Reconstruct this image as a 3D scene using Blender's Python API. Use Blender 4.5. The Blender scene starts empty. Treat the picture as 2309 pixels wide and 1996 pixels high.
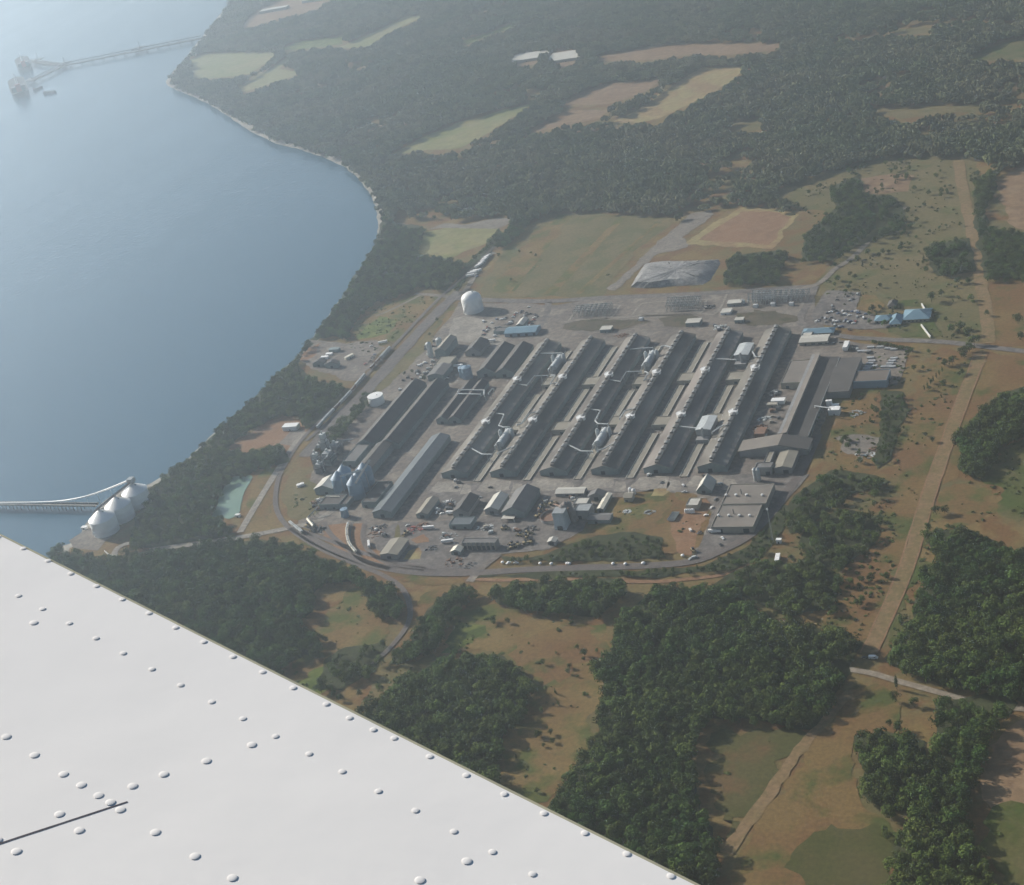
import bpy, bmesh, math, random
import numpy as np
from mathutils import Vector, Matrix, noise
from mathutils.geometry import tessellate_polygon
random.seed(7); RNG = np.random.default_rng(7)
SC = bpy.context.scene; COL = SC.collection; R = math.radians
# ---------------------------------------------------------------- camera
PW, PH, FPX = 2309., 1996., 3677.5
PIT, ROL, YAW = 0.448971, -0.247718, -0.465848
CAM = Vector((867.195, -1556.177, 884.011))
_f = Vector((math.sin(YAW)*math.cos(PIT), math.cos(YAW)*math.cos(PIT), -math.sin(PIT)))
_r0 = Vector((math.cos(YAW), -math.sin(YAW), 0)); _u0 = _r0.cross(_f)
CR_ = _r0*math.cos(ROL) + _u0*math.sin(ROL); CU_ = _u0*math.cos(ROL) - _r0*math.sin(ROL); CF_ = _f
cd = bpy.data.cameras.new('camera'); cam = bpy.data.objects.new('camera', cd); COL.objects.link(cam)
cam.matrix_world = Matrix(((CR_.x, CU_.x, -CF_.x, CAM.x), (CR_.y, CU_.y, -CF_.y, CAM.y), (CR_.z, CU_.z, -CF_.z, CAM.z), (0, 0, 0, 1)))
cd.sensor_fit = 'HORIZONTAL'; cd.angle = 2*math.atan(PW/2/FPX); cd.clip_end = 40000; cd.clip_start = .05
SC.camera = cam
# ---------------------------------------------------------------- sky, sun, exposure
SUN_EL, SUN_AZ = R(26.5), R(-72)
W = bpy.data.worlds.new("World"); SC.world = W; W.use_nodes = True
sk = W.node_tree.nodes.new('ShaderNodeTexSky'); sk.sky_type = 'NISHITA'; sk.sun_disc = False
sk.sun_elevation = SUN_EL; sk.sun_rotation = SUN_AZ; sk.altitude = 300; sk.dust_density = .4; sk.air_density = 1.3; sk.ozone_density = 3.5
W.node_tree.links.new(sk.outputs[0], W.node_tree.nodes['Background'].inputs[0])
W.node_tree.nodes['Background'].inputs[1].default_value = 0.046
sl = bpy.data.lights.new('sun', 'SUN'); sl.energy = 4.9; sl.angle = R(.5); sl.color = (1, .93, .83)
so = bpy.data.objects.new('sun', sl); COL.objects.link(so)
SUNV = Vector((math.sin(SUN_AZ)*math.cos(SUN_EL), math.cos(SUN_AZ)*math.cos(SUN_EL), math.sin(SUN_EL)))
so.rotation_euler = SUNV.to_track_quat('Z', 'Y').to_euler(); so.location = (0, 0, 3000)
SC.view_settings.view_transform = 'Standard'; SC.view_settings.look = 'None'
SC.view_settings.exposure = 0.72; SC.view_settings.gamma = 1
SC.cycles.use_denoising = True; SC.cycles.max_bounces = 6; SC.cycles.diffuse_bounces = 3
SC.cycles.volume_bounces = 1; SC.cycles.transparent_max_bounces = 6
SC.cycles.caustics_reflective = False; SC.cycles.caustics_refractive = False
# ---------------------------------------------------------------- where a spot of the photo lies on the ground
CROP = dict(A=(0,0,.89736),T1=(0,0,2.6564),T2=(700,0,2.59),T3=(1500,0,2.5612),Z4=(600,450,3.4533),Z5=(1150,450,3.4533),Z6=(1700,550,3.4023),Z7=(650,750,5.18),Z8=(1000,750,5.1175),P1=(1350,720,4.144),P2=(1650,720,3.7311),P3=(650,950,5.92),P4=(780,1050,5.18),P5=(1130,1060,5.18),P6=(1450,1050,5.18),P7=(0,1000,3.4533),P8=(500,900,4.9733),R1=(0,1180,2.195),R2=(700,1250,2.4013),R3=(1500,1250,2.4005),R4=(1750,800,2.9857),R6=(850,480,4.144),Q1=(980,1020,10.36),Q2=(1440,970,8.6333),Q4=(1120,900,12.95),Q5=(1280,800,10.36),Q6=(1600,770,14.8),Q7=(1030,640,9.867),Q8=(930,760,10.36))
def g(c, x, y, z=0.):
    a = CROP[c]; u = a[0]+x/a[2]; v = a[1]+y/a[2]
    d = CF_ + CR_*((u-PW/2)/FPX) - CU_*((v-PH/2)/FPX)
    return CAM + d*((z-CAM.z)/d.z)
def gs(c, pts, z=0.): return [g(c, x, y, z) for x, y in pts]
def to_px(P):                      # overview pixels (2072 wide) of many points
    d = np.asarray(P, float)-np.array(CAM); zf = d@np.array(CF_)
    return np.stack([1036+3300*(d@np.array(CR_))/zf, 895.5-3300*(d@np.array(CU_))/zf], -1), zf
# ---------------------------------------------------------------- materials
def col4(c): return (c[0], c[1], c[2], 1)
MATS = {}
def mat(name, c, c2=None, s=.3, rough=.8, metal=0., bump=0., rnd=0., spec=.3, s2=None, stretch=None, drift=None):
    """base colour, second colour mixed in by noise of scale s (per metre); rnd = brightness spread between copies"""
    if name in MATS: return MATS[name]
    m = bpy.data.materials.new(name); m.use_nodes = True; MATS[name] = m
    N = m.node_tree.nodes; L = m.node_tree.links; b = N['Principled BSDF']
    b.inputs['Roughness'].default_value = rough; b.inputs['Metallic'].default_value = metal
    b.inputs['Specular IOR Level'].default_value = spec
    out = None
    if c2 is None: c2 = tuple(v*.8 for v in c)
    geo = N.new('ShaderNodeNewGeometry'); pos = geo.outputs['Position']
    if stretch:
        mp = N.new('ShaderNodeMapping'); mp.inputs['Scale'].default_value = stretch; L.new(pos, mp.inputs['Vector']); pos = mp.outputs[0]
    n1 = N.new('ShaderNodeTexNoise'); n1.inputs['Scale'].default_value = s; n1.inputs['Detail'].default_value = 5; L.new(pos, n1.inputs['Vector'])
    cr = N.new('ShaderNodeMapRange'); cr.inputs[1].default_value = .35; cr.inputs[2].default_value = .65; L.new(n1.outputs['Fac'], cr.inputs[0])
    mx = N.new('ShaderNodeMix'); mx.data_type = 'RGBA'; L.new(cr.outputs[0], mx.inputs[0]); mx.inputs[6].default_value = col4(c); mx.inputs[7].default_value = col4(c2)
    out = mx.outputs[2]
    if drift:
        n3 = N.new('ShaderNodeTexNoise'); n3.inputs['Scale'].default_value = .0055; n3.inputs['Detail'].default_value = 4; L.new(geo.outputs['Position'], n3.inputs['Vector'])
        r3 = N.new('ShaderNodeMapRange'); r3.inputs[1].default_value = .44; r3.inputs[2].default_value = .60; L.new(n3.outputs['Fac'], r3.inputs[0])
        m3 = N.new('ShaderNodeMix'); m3.data_type = 'RGBA'; L.new(r3.outputs[0], m3.inputs[0]); L.new(out, m3.inputs[6]); m3.inputs[7].default_value = col4(drift); out = m3.outputs[2]
    if rnd:
        oi = N.new('ShaderNodeObjectInfo'); mr = N.new('ShaderNodeMapRange'); mr.inputs[3].default_value = 1-rnd; mr.inputs[4].default_value = 1+rnd
        L.new(oi.outputs['Random'], mr.inputs[0]); hs = N.new('ShaderNodeHueSaturation'); L.new(mr.outputs[0], hs.inputs['Value']); L.new(out, hs.inputs['Color'])
        h2 = N.new('ShaderNodeMath'); h2.operation = 'MULTIPLY_ADD'; L.new(oi.outputs['Random'], h2.inputs[0]); h2.inputs[1].default_value = 7.31; h2.inputs[2].default_value = 0
        h3 = N.new('ShaderNodeMath'); h3.operation = 'FRACT'; L.new(h2.outputs[0], h3.inputs[0])
        h4 = N.new('ShaderNodeMapRange'); h4.inputs[3].default_value = .482; h4.inputs[4].default_value = .512; L.new(h3.outputs[0], h4.inputs[0]); L.new(h4.outputs[0], hs.inputs['Hue'])
        out = hs.outputs[0]
    L.new(out, b.inputs['Base Color'])
    if bump:
        n2 = N.new('ShaderNodeTexNoise'); n2.inputs['Scale'].default_value = s2 or s*3; n2.inputs['Detail'].default_value = 4; L.new(geo.outputs['Position'], n2.inputs['Vector'])
        bp = N.new('ShaderNodeBump'); bp.inputs['Distance'].default_value = bump; bp.inputs['Strength'].default_value = 1; L.new(n2.outputs['Fac'], bp.inputs['Height']); L.new(bp.outputs[0], b.inputs['Normal'])
    return m
def land(name, cols, big=.006, mid=.03, small=.25, mlo=.46, rough=.95, g0=.72, g1=1.22):
    """patchy ground: three colours blended by large and middle noise, then grained by fine noise"""
    if name in MATS: return MATS[name]
    m = bpy.data.materials.new(name); m.use_nodes = True; MATS[name] = m
    N = m.node_tree.nodes; L = m.node_tree.links; b = N['Principled BSDF']; b.inputs['Roughness'].default_value = rough; b.inputs['Specular IOR Level'].default_value = .1
    pos = N.new('ShaderNodeNewGeometry').outputs['Position']
    def nz(s, lo, hi, det=6, rg=.6):
        n = N.new('ShaderNodeTexNoise'); n.inputs['Scale'].default_value = s; n.inputs['Detail'].default_value = det; n.inputs['Roughness'].default_value = rg; L.new(pos, n.inputs['Vector'])
        r = N.new('ShaderNodeMapRange'); r.inputs[1].default_value = lo; r.inputs[2].default_value = hi; L.new(n.outputs['Fac'], r.inputs[0]); return r.outputs[0]
    def mx(f, a, c, mode='MIX'):
        x = N.new('ShaderNodeMix'); x.data_type = 'RGBA'; x.blend_type = mode
        (L.new(f, x.inputs[0]) if not isinstance(f, float) else setattr(x.inputs[0], 'default_value', f))
        for i, v in ((6, a), (7, c)):
            if isinstance(v, tuple): x.inputs[i].default_value = col4(v)
            else: L.new(v, x.inputs[i])
        return x.outputs[2]
    c = mx(nz(big, .42, .58), cols[0], cols[1]); c = mx(nz(mid, mlo, mlo+.13), c, cols[2])
    gr = N.new('ShaderNodeMapRange'); gr.inputs[3].default_value = g0; gr.inputs[4].default_value = g1; L.new(nz(small, .3, .7, 4, .7), gr.inputs[0])
    hs = N.new('ShaderNodeHueSaturation'); L.new(gr.outputs[0], hs.inputs['Value']); L.new(c, hs.inputs['Color']); L.new(hs.outputs[0], b.inputs['Base Color'])
    return m
# ---------------------------------------------------------------- mesh building
def smooth(o):
    for p in o.data.polygons: p.use_smooth = True
    return o
class MB:
    """collects shapes in world metres; build() links them as ONE mesh object whose origin is its parent's spot"""
    def __init__(s): s.v = []; s.f = []
    def add(s, v, f): k = len(s.v); s.v += [tuple(p) for p in v]; s.f += [tuple(i+k for i in q) for q in f]; return s
    def box(s, x0, x1, y0, y1, z0, z1):
        return s.add([(x0,y0,z0),(x1,y0,z0),(x1,y1,z0),(x0,y1,z0),(x0,y0,z1),(x1,y0,z1),(x1,y1,z1),(x0,y1,z1)], [(3,2,1,0),(4,5,6,7),(0,1,5,4),(1,2,6,5),(2,3,7,6),(3,0,4,7)])
    def obox(s, c, ax, l, w, z0, z1):          # box turned to direction ax
        a = Vector((ax[0], ax[1], 0)).normalized()*l/2; b = Vector((-a.y, a.x, 0)).normalized()*w/2; c = Vector((c[0], c[1], 0))
        q = [c-a-b, c+a-b, c+a+b, c-a+b]
        return s.add([(p.x,p.y,z) for z in (z0,z1) for p in q], [(3,2,1,0),(4,5,6,7),(0,1,5,4),(1,2,6,5),(2,3,7,6),(3,0,4,7)])
    def rings(s, cx, cy, prof, n=20, a0=0.):   # lathe of (r, z) pairs; r = 0 closes to a point
        v = []; f = []; idx = []
        for r, z in prof:
            if r <= 1e-4: idx.append([len(v)]*n); v.append((cx,cy,z))
            else:
                idx.append([len(v)+i for i in range(n)]); v += [(cx+r*math.cos(a0+2*math.pi*i/n), cy+r*math.sin(a0+2*math.pi*i/n), z) for i in range(n)]
        for a, b in zip(idx, idx[1:]):
            for i in range(n):
                q = [a[i], a[(i+1)%n], b[(i+1)%n], b[i]]; q = [k for j, k in enumerate(q) if k not in q[:j]]
                if len(q) > 2: f.append(tuple(q))
        return s.add(v, f)
    def tube(s, path, r, n=8, caps=True):
        P = [Vector(p) for p in path]; v = []; f = []
        for i, p in enumerate(P):
            t = ((P[min(i+1,len(P)-1)]-p).normalized() + (p-P[max(i-1,0)]).normalized()).normalized()
            a = t.cross(Vector((0,0,1))); a = a.normalized() if a.length > 1e-3 else Vector((1,0,0)); b = a.cross(t)
            for k in range(n):
                w = 2*math.pi*k/n; v.append(p + a*r*math.cos(w) + b*r*math.sin(w))
        for i in range(len(P)-1):
            for k in range(n): f.append((i*n+k, i*n+(k+1)%n, (i+1)*n+(k+1)%n, (i+1)*n+k))
        if caps: f += [tuple(range(n))[::-1], tuple((len(P)-1)*n+k for k in range(n))]
        return s.add(v, f)
    def gable_walls(s, x0, x1, y0, y1, h, r, along='y'):
        if along == 'y':
            xm = (x0+x1)/2
            v = [(x0,y0,-.5),(x1,y0,-.5),(x1,y1,-.5),(x0,y1,-.5),(x0,y0,h),(x1,y0,h),(x1,y1,h),(x0,y1,h),(xm,y0,r),(xm,y1,r)]
            f = [(0,1,5,8,4),(1,2,6,5),(2,3,7,9,6),(3,0,4,7)]
        else:
            ym = (y0+y1)/2
            v = [(x0,y0,-.5),(x1,y0,-.5),(x1,y1,-.5),(x0,y1,-.5),(x0,y0,h),(x1,y0,h),(x1,y1,h),(x0,y1,h),(x0,ym,r),(x1,ym,r)]
            f = [(0,1,5,4),(1,2,6,9,5),(2,3,7,6),(3,0,4,8,7)]
        return s.add(v, f)
    def gable_roof(s, x0, x1, y0, y1, h, r, along='y', o=.6, t=.35):
        def slab(a, b, c, d):
            n = (b-a).cross(d-a).normalized()*t
            if n.z < 0: n = -n
            q = [a,b,c,d]; s.add([p+Vector((0,0,.04)) for p in q]+[p+n for p in q], [(0,3,2,1),(4,5,6,7),(0,1,5,4),(1,2,6,5),(2,3,7,6),(3,0,4,7)])
        V = Vector
        if along == 'y':
            xm = (x0+x1)/2; k = (r-h)/(xm-x0); e = h-k*o
            slab(V((x0-o,y0-o,e)), V((xm,y0-o,r)), V((xm,y1+o,r)), V((x0-o,y1+o,e))); slab(V((xm,y0-o,r)), V((x1+o,y0-o,e)), V((x1+o,y1+o,e)), V((xm,y1+o,r)))
        else:
            ym = (y0+y1)/2; k = (r-h)/(ym-y0); e = h-k*o
            slab(V((x0-o,y0-o,e)), V((x1+o,y0-o,e)), V((x1+o,ym,r)), V((x0-o,ym,r))); slab(V((x0-o,ym,r)), V((x1+o,ym,r)), V((x1+o,y1+o,e)), V((x0-o,y1+o,e)))
        return s
    def build(s, name, m, parent=None, sm=False):
        me = bpy.data.meshes.new(name); q = parent
        while q is not None and q.parent is not None: q = q.parent
        o0 = q.location if q is not None and q.type == 'EMPTY' else Vector((0,0,0))
        me.from_pydata([(p[0]-o0.x, p[1]-o0.y, p[2]-o0.z) for p in s.v], [], s.f); me.update()
        bm = bmesh.new(); bm.from_mesh(me); bmesh.ops.recalc_face_normals(bm, faces=bm.faces); bm.to_mesh(me); bm.free()
        me.materials.append(m); o = bpy.data.objects.new(name, me); COL.objects.link(o)
        if parent is not None: o.parent = parent
        if sm:
            for p in me.polygons: p.use_smooth = True
            me.set_sharp_from_angle(angle=R(40))
        return o
def tag(o, label, cat, group=None, kind=None):
    if label: o['label'] = label
    if cat: o['category'] = cat
    if group: o['group'] = group
    if kind: o['kind'] = kind
    return o
def thing(name, label, cat, at, group=None):
    o = bpy.data.objects.new(name, None); COL.objects.link(o); o.location = (at[0], at[1], at[2] if len(at) > 2 else 0); o.empty_display_size = 1
    return tag(o, label, cat, group)
def copy_thing(src, at, rz, label, group, sc=None):
    r = src.copy(); COL.objects.link(r); r.location = at; r.rotation_euler = (0,0,rz); r['label'] = label; r['group'] = group
    if sc: r.scale = sc
    for c in src.children:
        d = c.copy(); COL.objects.link(d); d.parent = r
    return r
# ---------------------------------------------------------------- ground sheets
def rough_edge(P, step, amp, seed):
    out = []
    n = len(P)
    for i in range(n):
        a, b = P[i], P[(i+1)%n]; L = (b-a).length; k = max(1, int(L/step)); nr = Vector((-(b-a).y, (b-a).x, 0)).normalized() if L > 0 else Vector()
        for j in range(k):
            p = a.lerp(b, j/k); w = amp*(noise.noise(Vector((p.x/38, p.y/38, seed)))+.6*noise.noise(Vector((p.x/11, p.y/11, seed+5))))*2
            out.append(p + nr*w)
    return out
def clean_tess(P):
    t = tessellate_polygon([P]); return t
def patch(name, P, z, m, amp=4., step=7., kind='structure', seed=0):
    Q = rough_edge([Vector((p.x, p.y, 0)) for p in P], step, amp, seed or len(COL.objects)*.37) if amp else [Vector((p.x,p.y,0)) for p in P]
    me = bpy.data.meshes.new(name); me.from_pydata([(p.x, p.y, z) for p in Q], [], [tuple(t) for t in clean_tess(Q)]); me.update()
    bm = bmesh.new(); bm.from_mesh(me)
    for f in bm.faces:
        if f.normal.z < 0: f.normal_flip()
    bm.to_mesh(me); bm.free()
    me.materials.append(m); o = bpy.data.objects.new(name, me); COL.objects.link(o); o['kind'] = kind
    return o
def curve(P, k=8):                 # smooth path through points
    P = [Vector(p) for p in P]; out = []
    for i in range(len(P)-1):
        p0, p1, p2, p3 = P[max(i-1,0)], P[i], P[i+1], P[min(i+2,len(P)-1)]
        for j in range(k):
            t = j/k; out.append(.5*((2*p1)+(p2-p0)*t+(2*p0-5*p1+4*p2-p3)*t*t+(3*p1-p0-3*p2+p3)*t**3))
    return out+[P[-1]]
def strip(name, P, w, z, m, k=8, w2=None, wob=0.):
    Q = curve(P, k) if k else [Vector(p) for p in P]; v = []; n = len(Q)
    for i, p in enumerate(Q):
        t = (Q[min(i+1,n-1)]-Q[max(i-1,0)]); t.z = 0; t.normalize(); b = Vector((-t.y, t.x, 0)); h = (w+((w2 or w)-w)*i/(n-1))/2
        a1 = h+wob*noise.noise(Vector((p.x/9, p.y/9, 1))); a2 = h+wob*noise.noise(Vector((p.x/9, p.y/9, 7)))
        v += [(p.x+b.x*a1, p.y+b.y*a1, z), (p.x-b.x*a2, p.y-b.y*a2, z)]
    me = bpy.data.meshes.new(name); me.from_pydata(v, [], [(2*i, 2*i+1, 2*i+3, 2*i+2) for i in range(n-1)]); me.update(); me.materials.append(m)
    o = bpy.data.objects.new(name, me); COL.objects.link(o); o['kind'] = 'structure'; return o
# ================================================================ THE SETTING
def A(*p): return gs('A', p)
DRY = (.180,.125,.050); RED = (.150,.083,.036); GRN = (.058,.080,.018); LIME = (.090,.125,.022); OLV = (.118,.102,.044)
m_ground = land('dry_meadow', [DRY, OLV, RED])
m_dry = land('dry_grass', [DRY, (.150,.092,.038), (.080,.092,.025)], .014, .022, .25, .48)
m_red = land('rusty_grass', [RED, (.165,.108,.042), (.068,.080,.021)], .012, .020, .25, .50)
m_green = land('green_grass', [(.075,.082,.024), OLV, GRN], .014, .03)
m_lime = land('bright_grass', [LIME, GRN, (.14,.155,.035)], .02, .06)
m_olive = land('olive_grass', [OLV, (.150,.118,.055), (.088,.095,.034)], .010, .018, .2, .52)
m_field = land('hay_field', [(.20,.195,.085), (.23,.19,.09), (.165,.175,.065)], .005, .01, .06)
m_tan = land('stubble_field', [(.28,.205,.095), (.235,.155,.080), (.26,.215,.10)], .006, .02, .08)
m_brown = land('brown_field', [(.21,.135,.078), (.19,.120,.072), (.225,.15,.088)], .006, .02, .08)
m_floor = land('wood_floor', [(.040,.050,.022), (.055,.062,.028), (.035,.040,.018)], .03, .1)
m_gravel = land('gravel', [(.190,.165,.140), (.165,.145,.125), (.22,.195,.165)], .02, .06, .2, .5, .95, .65, 1.28)
m_pave = land('worn_paving', [(.190,.163,.138), (.140,.122,.108), (.245,.215,.180)], .014, .028, .16, .52, .95, .60, 1.32)
m_asph = land('asphalt', [(.145,.130,.120), (.175,.158,.143), (.115,.106,.100)], .02, .05, .16, .5, .95, .62, 1.3)
m_conc = land('pale_concrete', [(.27,.245,.21), (.215,.195,.17), (.32,.29,.25)], .04, .07, .25, .5, .95, .65, 1.28)
m_dirt = land('bare_dirt', [(.225,.125,.068), (.19,.110,.062), (.24,.145,.085)], .02, .07, .4)
m_rail = land('rail_ballast', [(.150,.132,.122), (.165,.14,.125), (.13,.115,.108)], .03, .1, .6)
m_beach = land('shingle', [(.27,.25,.215), (.33,.31,.27), (.20,.18,.155)], .02, .08, .3)
m_swath = land('mown_swath', [(.190,.130,.064), (.160,.122,.056), (.205,.137,.074)], .02, .05, .2)
# water
m_water = bpy.data.materials.new('sea_water'); m_water.use_nodes = True
_n = m_water.node_tree.nodes; _l = m_water.node_tree.links; _b = _n['Principled BSDF']
_b.inputs['Base Color'].default_value = (.030,.085,.130,1); _b.inputs['Roughness'].default_value = .22; _b.inputs['IOR'].default_value = 1.333
_pos = _n.new('ShaderNodeNewGeometry').outputs['Position']
_w1 = _n.new('ShaderNodeTexNoise'); _w1.inputs['Scale'].default_value = .16; _w1.inputs['Detail'].default_value = 5; _l.new(_pos, _w1.inputs['Vector'])
_w2 = _n.new('ShaderNodeTexNoise'); _w2.inputs['Scale'].default_value = .006; _w2.inputs['Detail'].default_value = 5
_mp = _n.new('ShaderNodeMapping'); _mp.inputs['Scale'].default_value = (1.6,.35,1); _mp.inputs['Rotation'].default_value = (0,0,.5); _l.new(_pos, _mp.inputs['Vector']); _l.new(_mp.outputs[0], _w2.inputs['Vector'])
_bp = _n.new('ShaderNodeBump'); _bp.inputs['Distance'].default_value = .6; _bp.inputs['Strength'].default_value = .4; _l.new(_w1.outputs['Fac'], _bp.inputs['Height']); _l.new(_bp.outputs[0], _b.inputs['Normal'])
_mr = _n.new('ShaderNodeMapRange'); _mr.inputs[1].default_value = .35; _mr.inputs[2].default_value = .65; _mr.inputs[3].default_value = .20; _mr.inputs[4].default_value = .26; _l.new(_w2.outputs['Fac'], _mr.inputs[0]); _l.new(_mr.outputs[0], _b.inputs['Roughness'])
X0, X1, Y0, Y1 = -9000, 4500, -2000, 8000
o = patch('water', [Vector((X0,Y0,0)), Vector((-150,Y0,0)), Vector((-150,400,0)), Vector((-150,Y1,0)), Vector((X0,Y1,0))], -2.6, m_water, 0)
# coast: waterline from far to near
COAST = A((640,-225),(560,-150),(500,-60),(468,0),(440,35),(405,78),(372,120),(345,150),(337,166),(352,177),(400,197),(450,224),(500,258),(560,287),(620,303),(680,326),(720,351),(750,390),(765,430),(766,470),(752,508),(726,550),(700,590),(670,630),(640,670),(610,710),(570,750),(530,790),(490,825),(450,860),(420,888),(400,908),(370,935),(330,962),(300,978),(270,980),(235,995),(205,1018),(180,1050),(165,1078),(142,1097),(120,1108),(112,1140),(100,1200),(60,1300),(-200,1600)) + [Vector((-420,-1100,0)), Vector((-500,-1990,0))]
CQ = curve(COAST, 6); CN = []
for i, p in enumerate(CQ):
    t = CQ[min(i+1,len(CQ)-1)]-CQ[max(i-1,0)]; CN.append(Vector((t.y, -t.x, 0)).normalized())
for i, p in enumerate(CQ): CQ[i] = p + CN[i]*(4*noise.noise(Vector((p.x/30, p.y/30, 2))))
inland = [p-n*13 for p, n in zip(CQ, CN)]
v = []; f = []
for p, n, q in zip(CQ, CN, inland): v += [(q.x-n.x*3, q.y-n.y*3, .10), (q.x,q.y,.05), (p.x,p.y,-2.3), (p.x+n.x*9, p.y+n.y*9, -3.4)]
for i in range(len(CQ)-1):
    for k in range(3): f.append((4*i+k, 4*i+k+1, 4*i+k+5, 4*i+k+4))
bm_ = MB().add(v, f).build('beach', m_beach); bm_['kind'] = 'structure'
patch('ground', inland + [Vector((X1,-1990,0)), Vector((X1,Y1-10,0)), Vector((inland[0].x,Y1-10,0))], 0, m_ground, 0)
# ---- fields and clearings far off
FAR = {}
def field(key, m, pts, z=.12, name='field', amp=4): FAR[key] = pts; patch(name, A(*pts), z+.012*(len(FAR)%9), m, amp)
field('f1', m_field, [(382,122),(408,110),(470,107),(560,107),(535,130),(505,150),(445,158),(388,160)])
field('f2', m_field, [(476,180),(545,140),(588,110),(588,122),(560,142),(605,143),(600,152),(560,165),(500,185)])
field('f3', m_lime, [(562,104),(600,85),(695,74),(692,90),(640,97),(600,100)])
field('f4', m_field, [(680,99),(784,52),(822,33),(864,32),(795,62),(746,94)])
field('f5', m_brown, [(500,38),(560,5),(590,-15),(690,-15),(640,20),(560,40),(490,60)])
field('f6', m_lime, [(930,84),(985,68),(1035,48),(1040,55),(990,72),(945,92)])
field('f8', m_brown, [(1200,117),(1330,92),(1450,88),(1592,89),(1570,102),(1480,112),(1400,110),(1300,124),(1205,124)])
field('f9', m_brown, [(1130,213),(1175,190),(1215,172),(1345,160),(1305,187),(1230,212)])
field('f10', m_brown, [(1050,277),(1100,248),(1145,225),(1235,222),(1215,240),(1150,253)])
field('f11', m_tan, [(1222,256),(1290,225),(1350,180),(1400,148),(1420,137),(1510,136),(1490,160),(1420,198),(1330,242)])
field('f12', m_field, [(785,317),(860,275),(930,248),(1065,211),(1083,208),(1040,235),(985,272),(930,300),(860,303)])
field('f13', m_green, [(1955,122),(2000,95),(2072,78),(2110,80),(2110,118),(2000,122)])
field('f14', m_olive, [(1735,215),(1820,221),(1910,214),(1990,212),(1990,222),(1900,232),(1830,240),(1785,233)])
field('f14b', m_olive, [(1470,250),(1540,240),(1545,262),(1490,270)])
field('f14c', m_olive, [(1790,62),(1870,55),(1895,62),(1840,72)])
field('f7', m_brown, [(1035,130),(1060,108),(1092,108),(1088,130),(1060,135)])
field('f7b', m_brown, [(1108,118),(1130,100),(1172,108),(1170,128),(1135,137)])
field('f15', m_olive, [(1558,388),(1640,352),(1700,338),(1800,312),(1900,312),(1975,318),(1985,480),(1996,560),(2003,690),(1890,692),(1860,690),(1640,640),(1640,592),(1690,520),(1720,500),(1690,430),(1610,420),(1565,402)])
field('f16', m_brown, [(1742,362),(1800,352),(1852,354),(1838,388),(1748,392)], .2)
field('f17', m_brown, [(2012,378),(2045,350),(2110,318),(2110,470),(2040,462),(2030,410)], .2)
field('f17b', m_red, [(2000,570),(2110,570),(2110,700),(2006,700)], .2)
# ---- fields round the plant
field('park', m_field, [(838,515),(852,492),(862,470),(900,462),(1010,462),(985,492),(912,522)], .2, 'lawn')
patch('gravel_lot', A((862,466),(900,452),(940,455),(1010,440),(1038,446),(1012,464),(900,461)), .3, m_gravel, 2)
field('landfill', m_olive, [(972,602),(985,560),(1020,500),(1060,462),(1112,434),(1190,430),(1362,441),(1340,470),(1292,500),(1252,555),(1217,602)], .2)
patch('field', A((990,590),(1080,470),(1130,437),(1160,436),(1090,520),(1040,597)), .28, m_dry, 6)
patch('field', A((1140,590),(1230,480),(1290,445),(1340,450),(1270,520),(1205,596)), .28, land('moss_grass', [(.095,.095,.038),(.118,.105,.045),(.14,.115,.055)], .015, .03), 8)
for a_, b_, w_, m__ in (((1010,592),(1135,440),12,m_dry),((1065,598),(1200,436),10,m_olive),((1110,598),(1262,437),16,m_dry),((1040,590),(1098,525),5,m_green),((1170,595),(1330,452),9,m_dry)): strip('mown_strip', A(a_, b_), w_, .40, m__, 0, w_*.8, 6)
field('dirt', m_tan, [(1388,492),(1440,455),(1500,420),(1560,421),(1612,435),(1590,465),(1565,502),(1500,501)], .2, 'field')
patch('field', A((1412,486),(1500,428),(1555,428),(1598,440),(1556,496)), .3, m_dirt, 3)
field('gravelpath', m_gravel, [(1228,584),(1278,543),(1330,492),(1398,432),(1440,425),(1445,434),(1385,480),(1390,500),(1330,515),(1285,552),(1245,588)], .3, 'gravel_track')
field('riverside', m_dry, [(700,690),(722,650),(775,612),(840,592),(900,598),(885,620),(800,690),(745,740),(700,720)], .2, 'field')
patch('field', A((720,680),(770,640),(800,650),(790,675),(730,686)), .3, m_lime, 4)
patch('field', A((605,722),(640,690),(700,695),(760,690),(780,705),(720,770),(690,768),(625,745)), .3, m_pave, 4)
patch('dirt_patch', A((602,725),(625,703),(650,694),(640,715),(620,732)), .36, m_dirt, 3)
patch('grass_verge', A((705,845),(760,785),(850,690),(905,628),(880,690),(800,770),(745,815),(700,870)), .45, m_olive, 4)
patch('field', A((775,762),(838,690),(920,610),(935,606),(905,665),(865,700),(800,765)), .3, m_dry, 4)
field('reddirt', m_dirt, [(458,912),(480,890),(540,855),(580,841),(605,850),(625,868),(600,900),(570,925),(540,900),(500,915)], .2, 'dirt_patch')
patch('gravel_lot', A((565,898),(590,868),(620,870),(600,902)), .3, m_gravel, 2)
field('pondbank', m_dry, [(490,1050),(520,965),(535,950),(560,945),(600,890),(640,870),(560,985),(548,1010),(545,1060),(590,1075),(500,1085)], .2, 'field')
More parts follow.
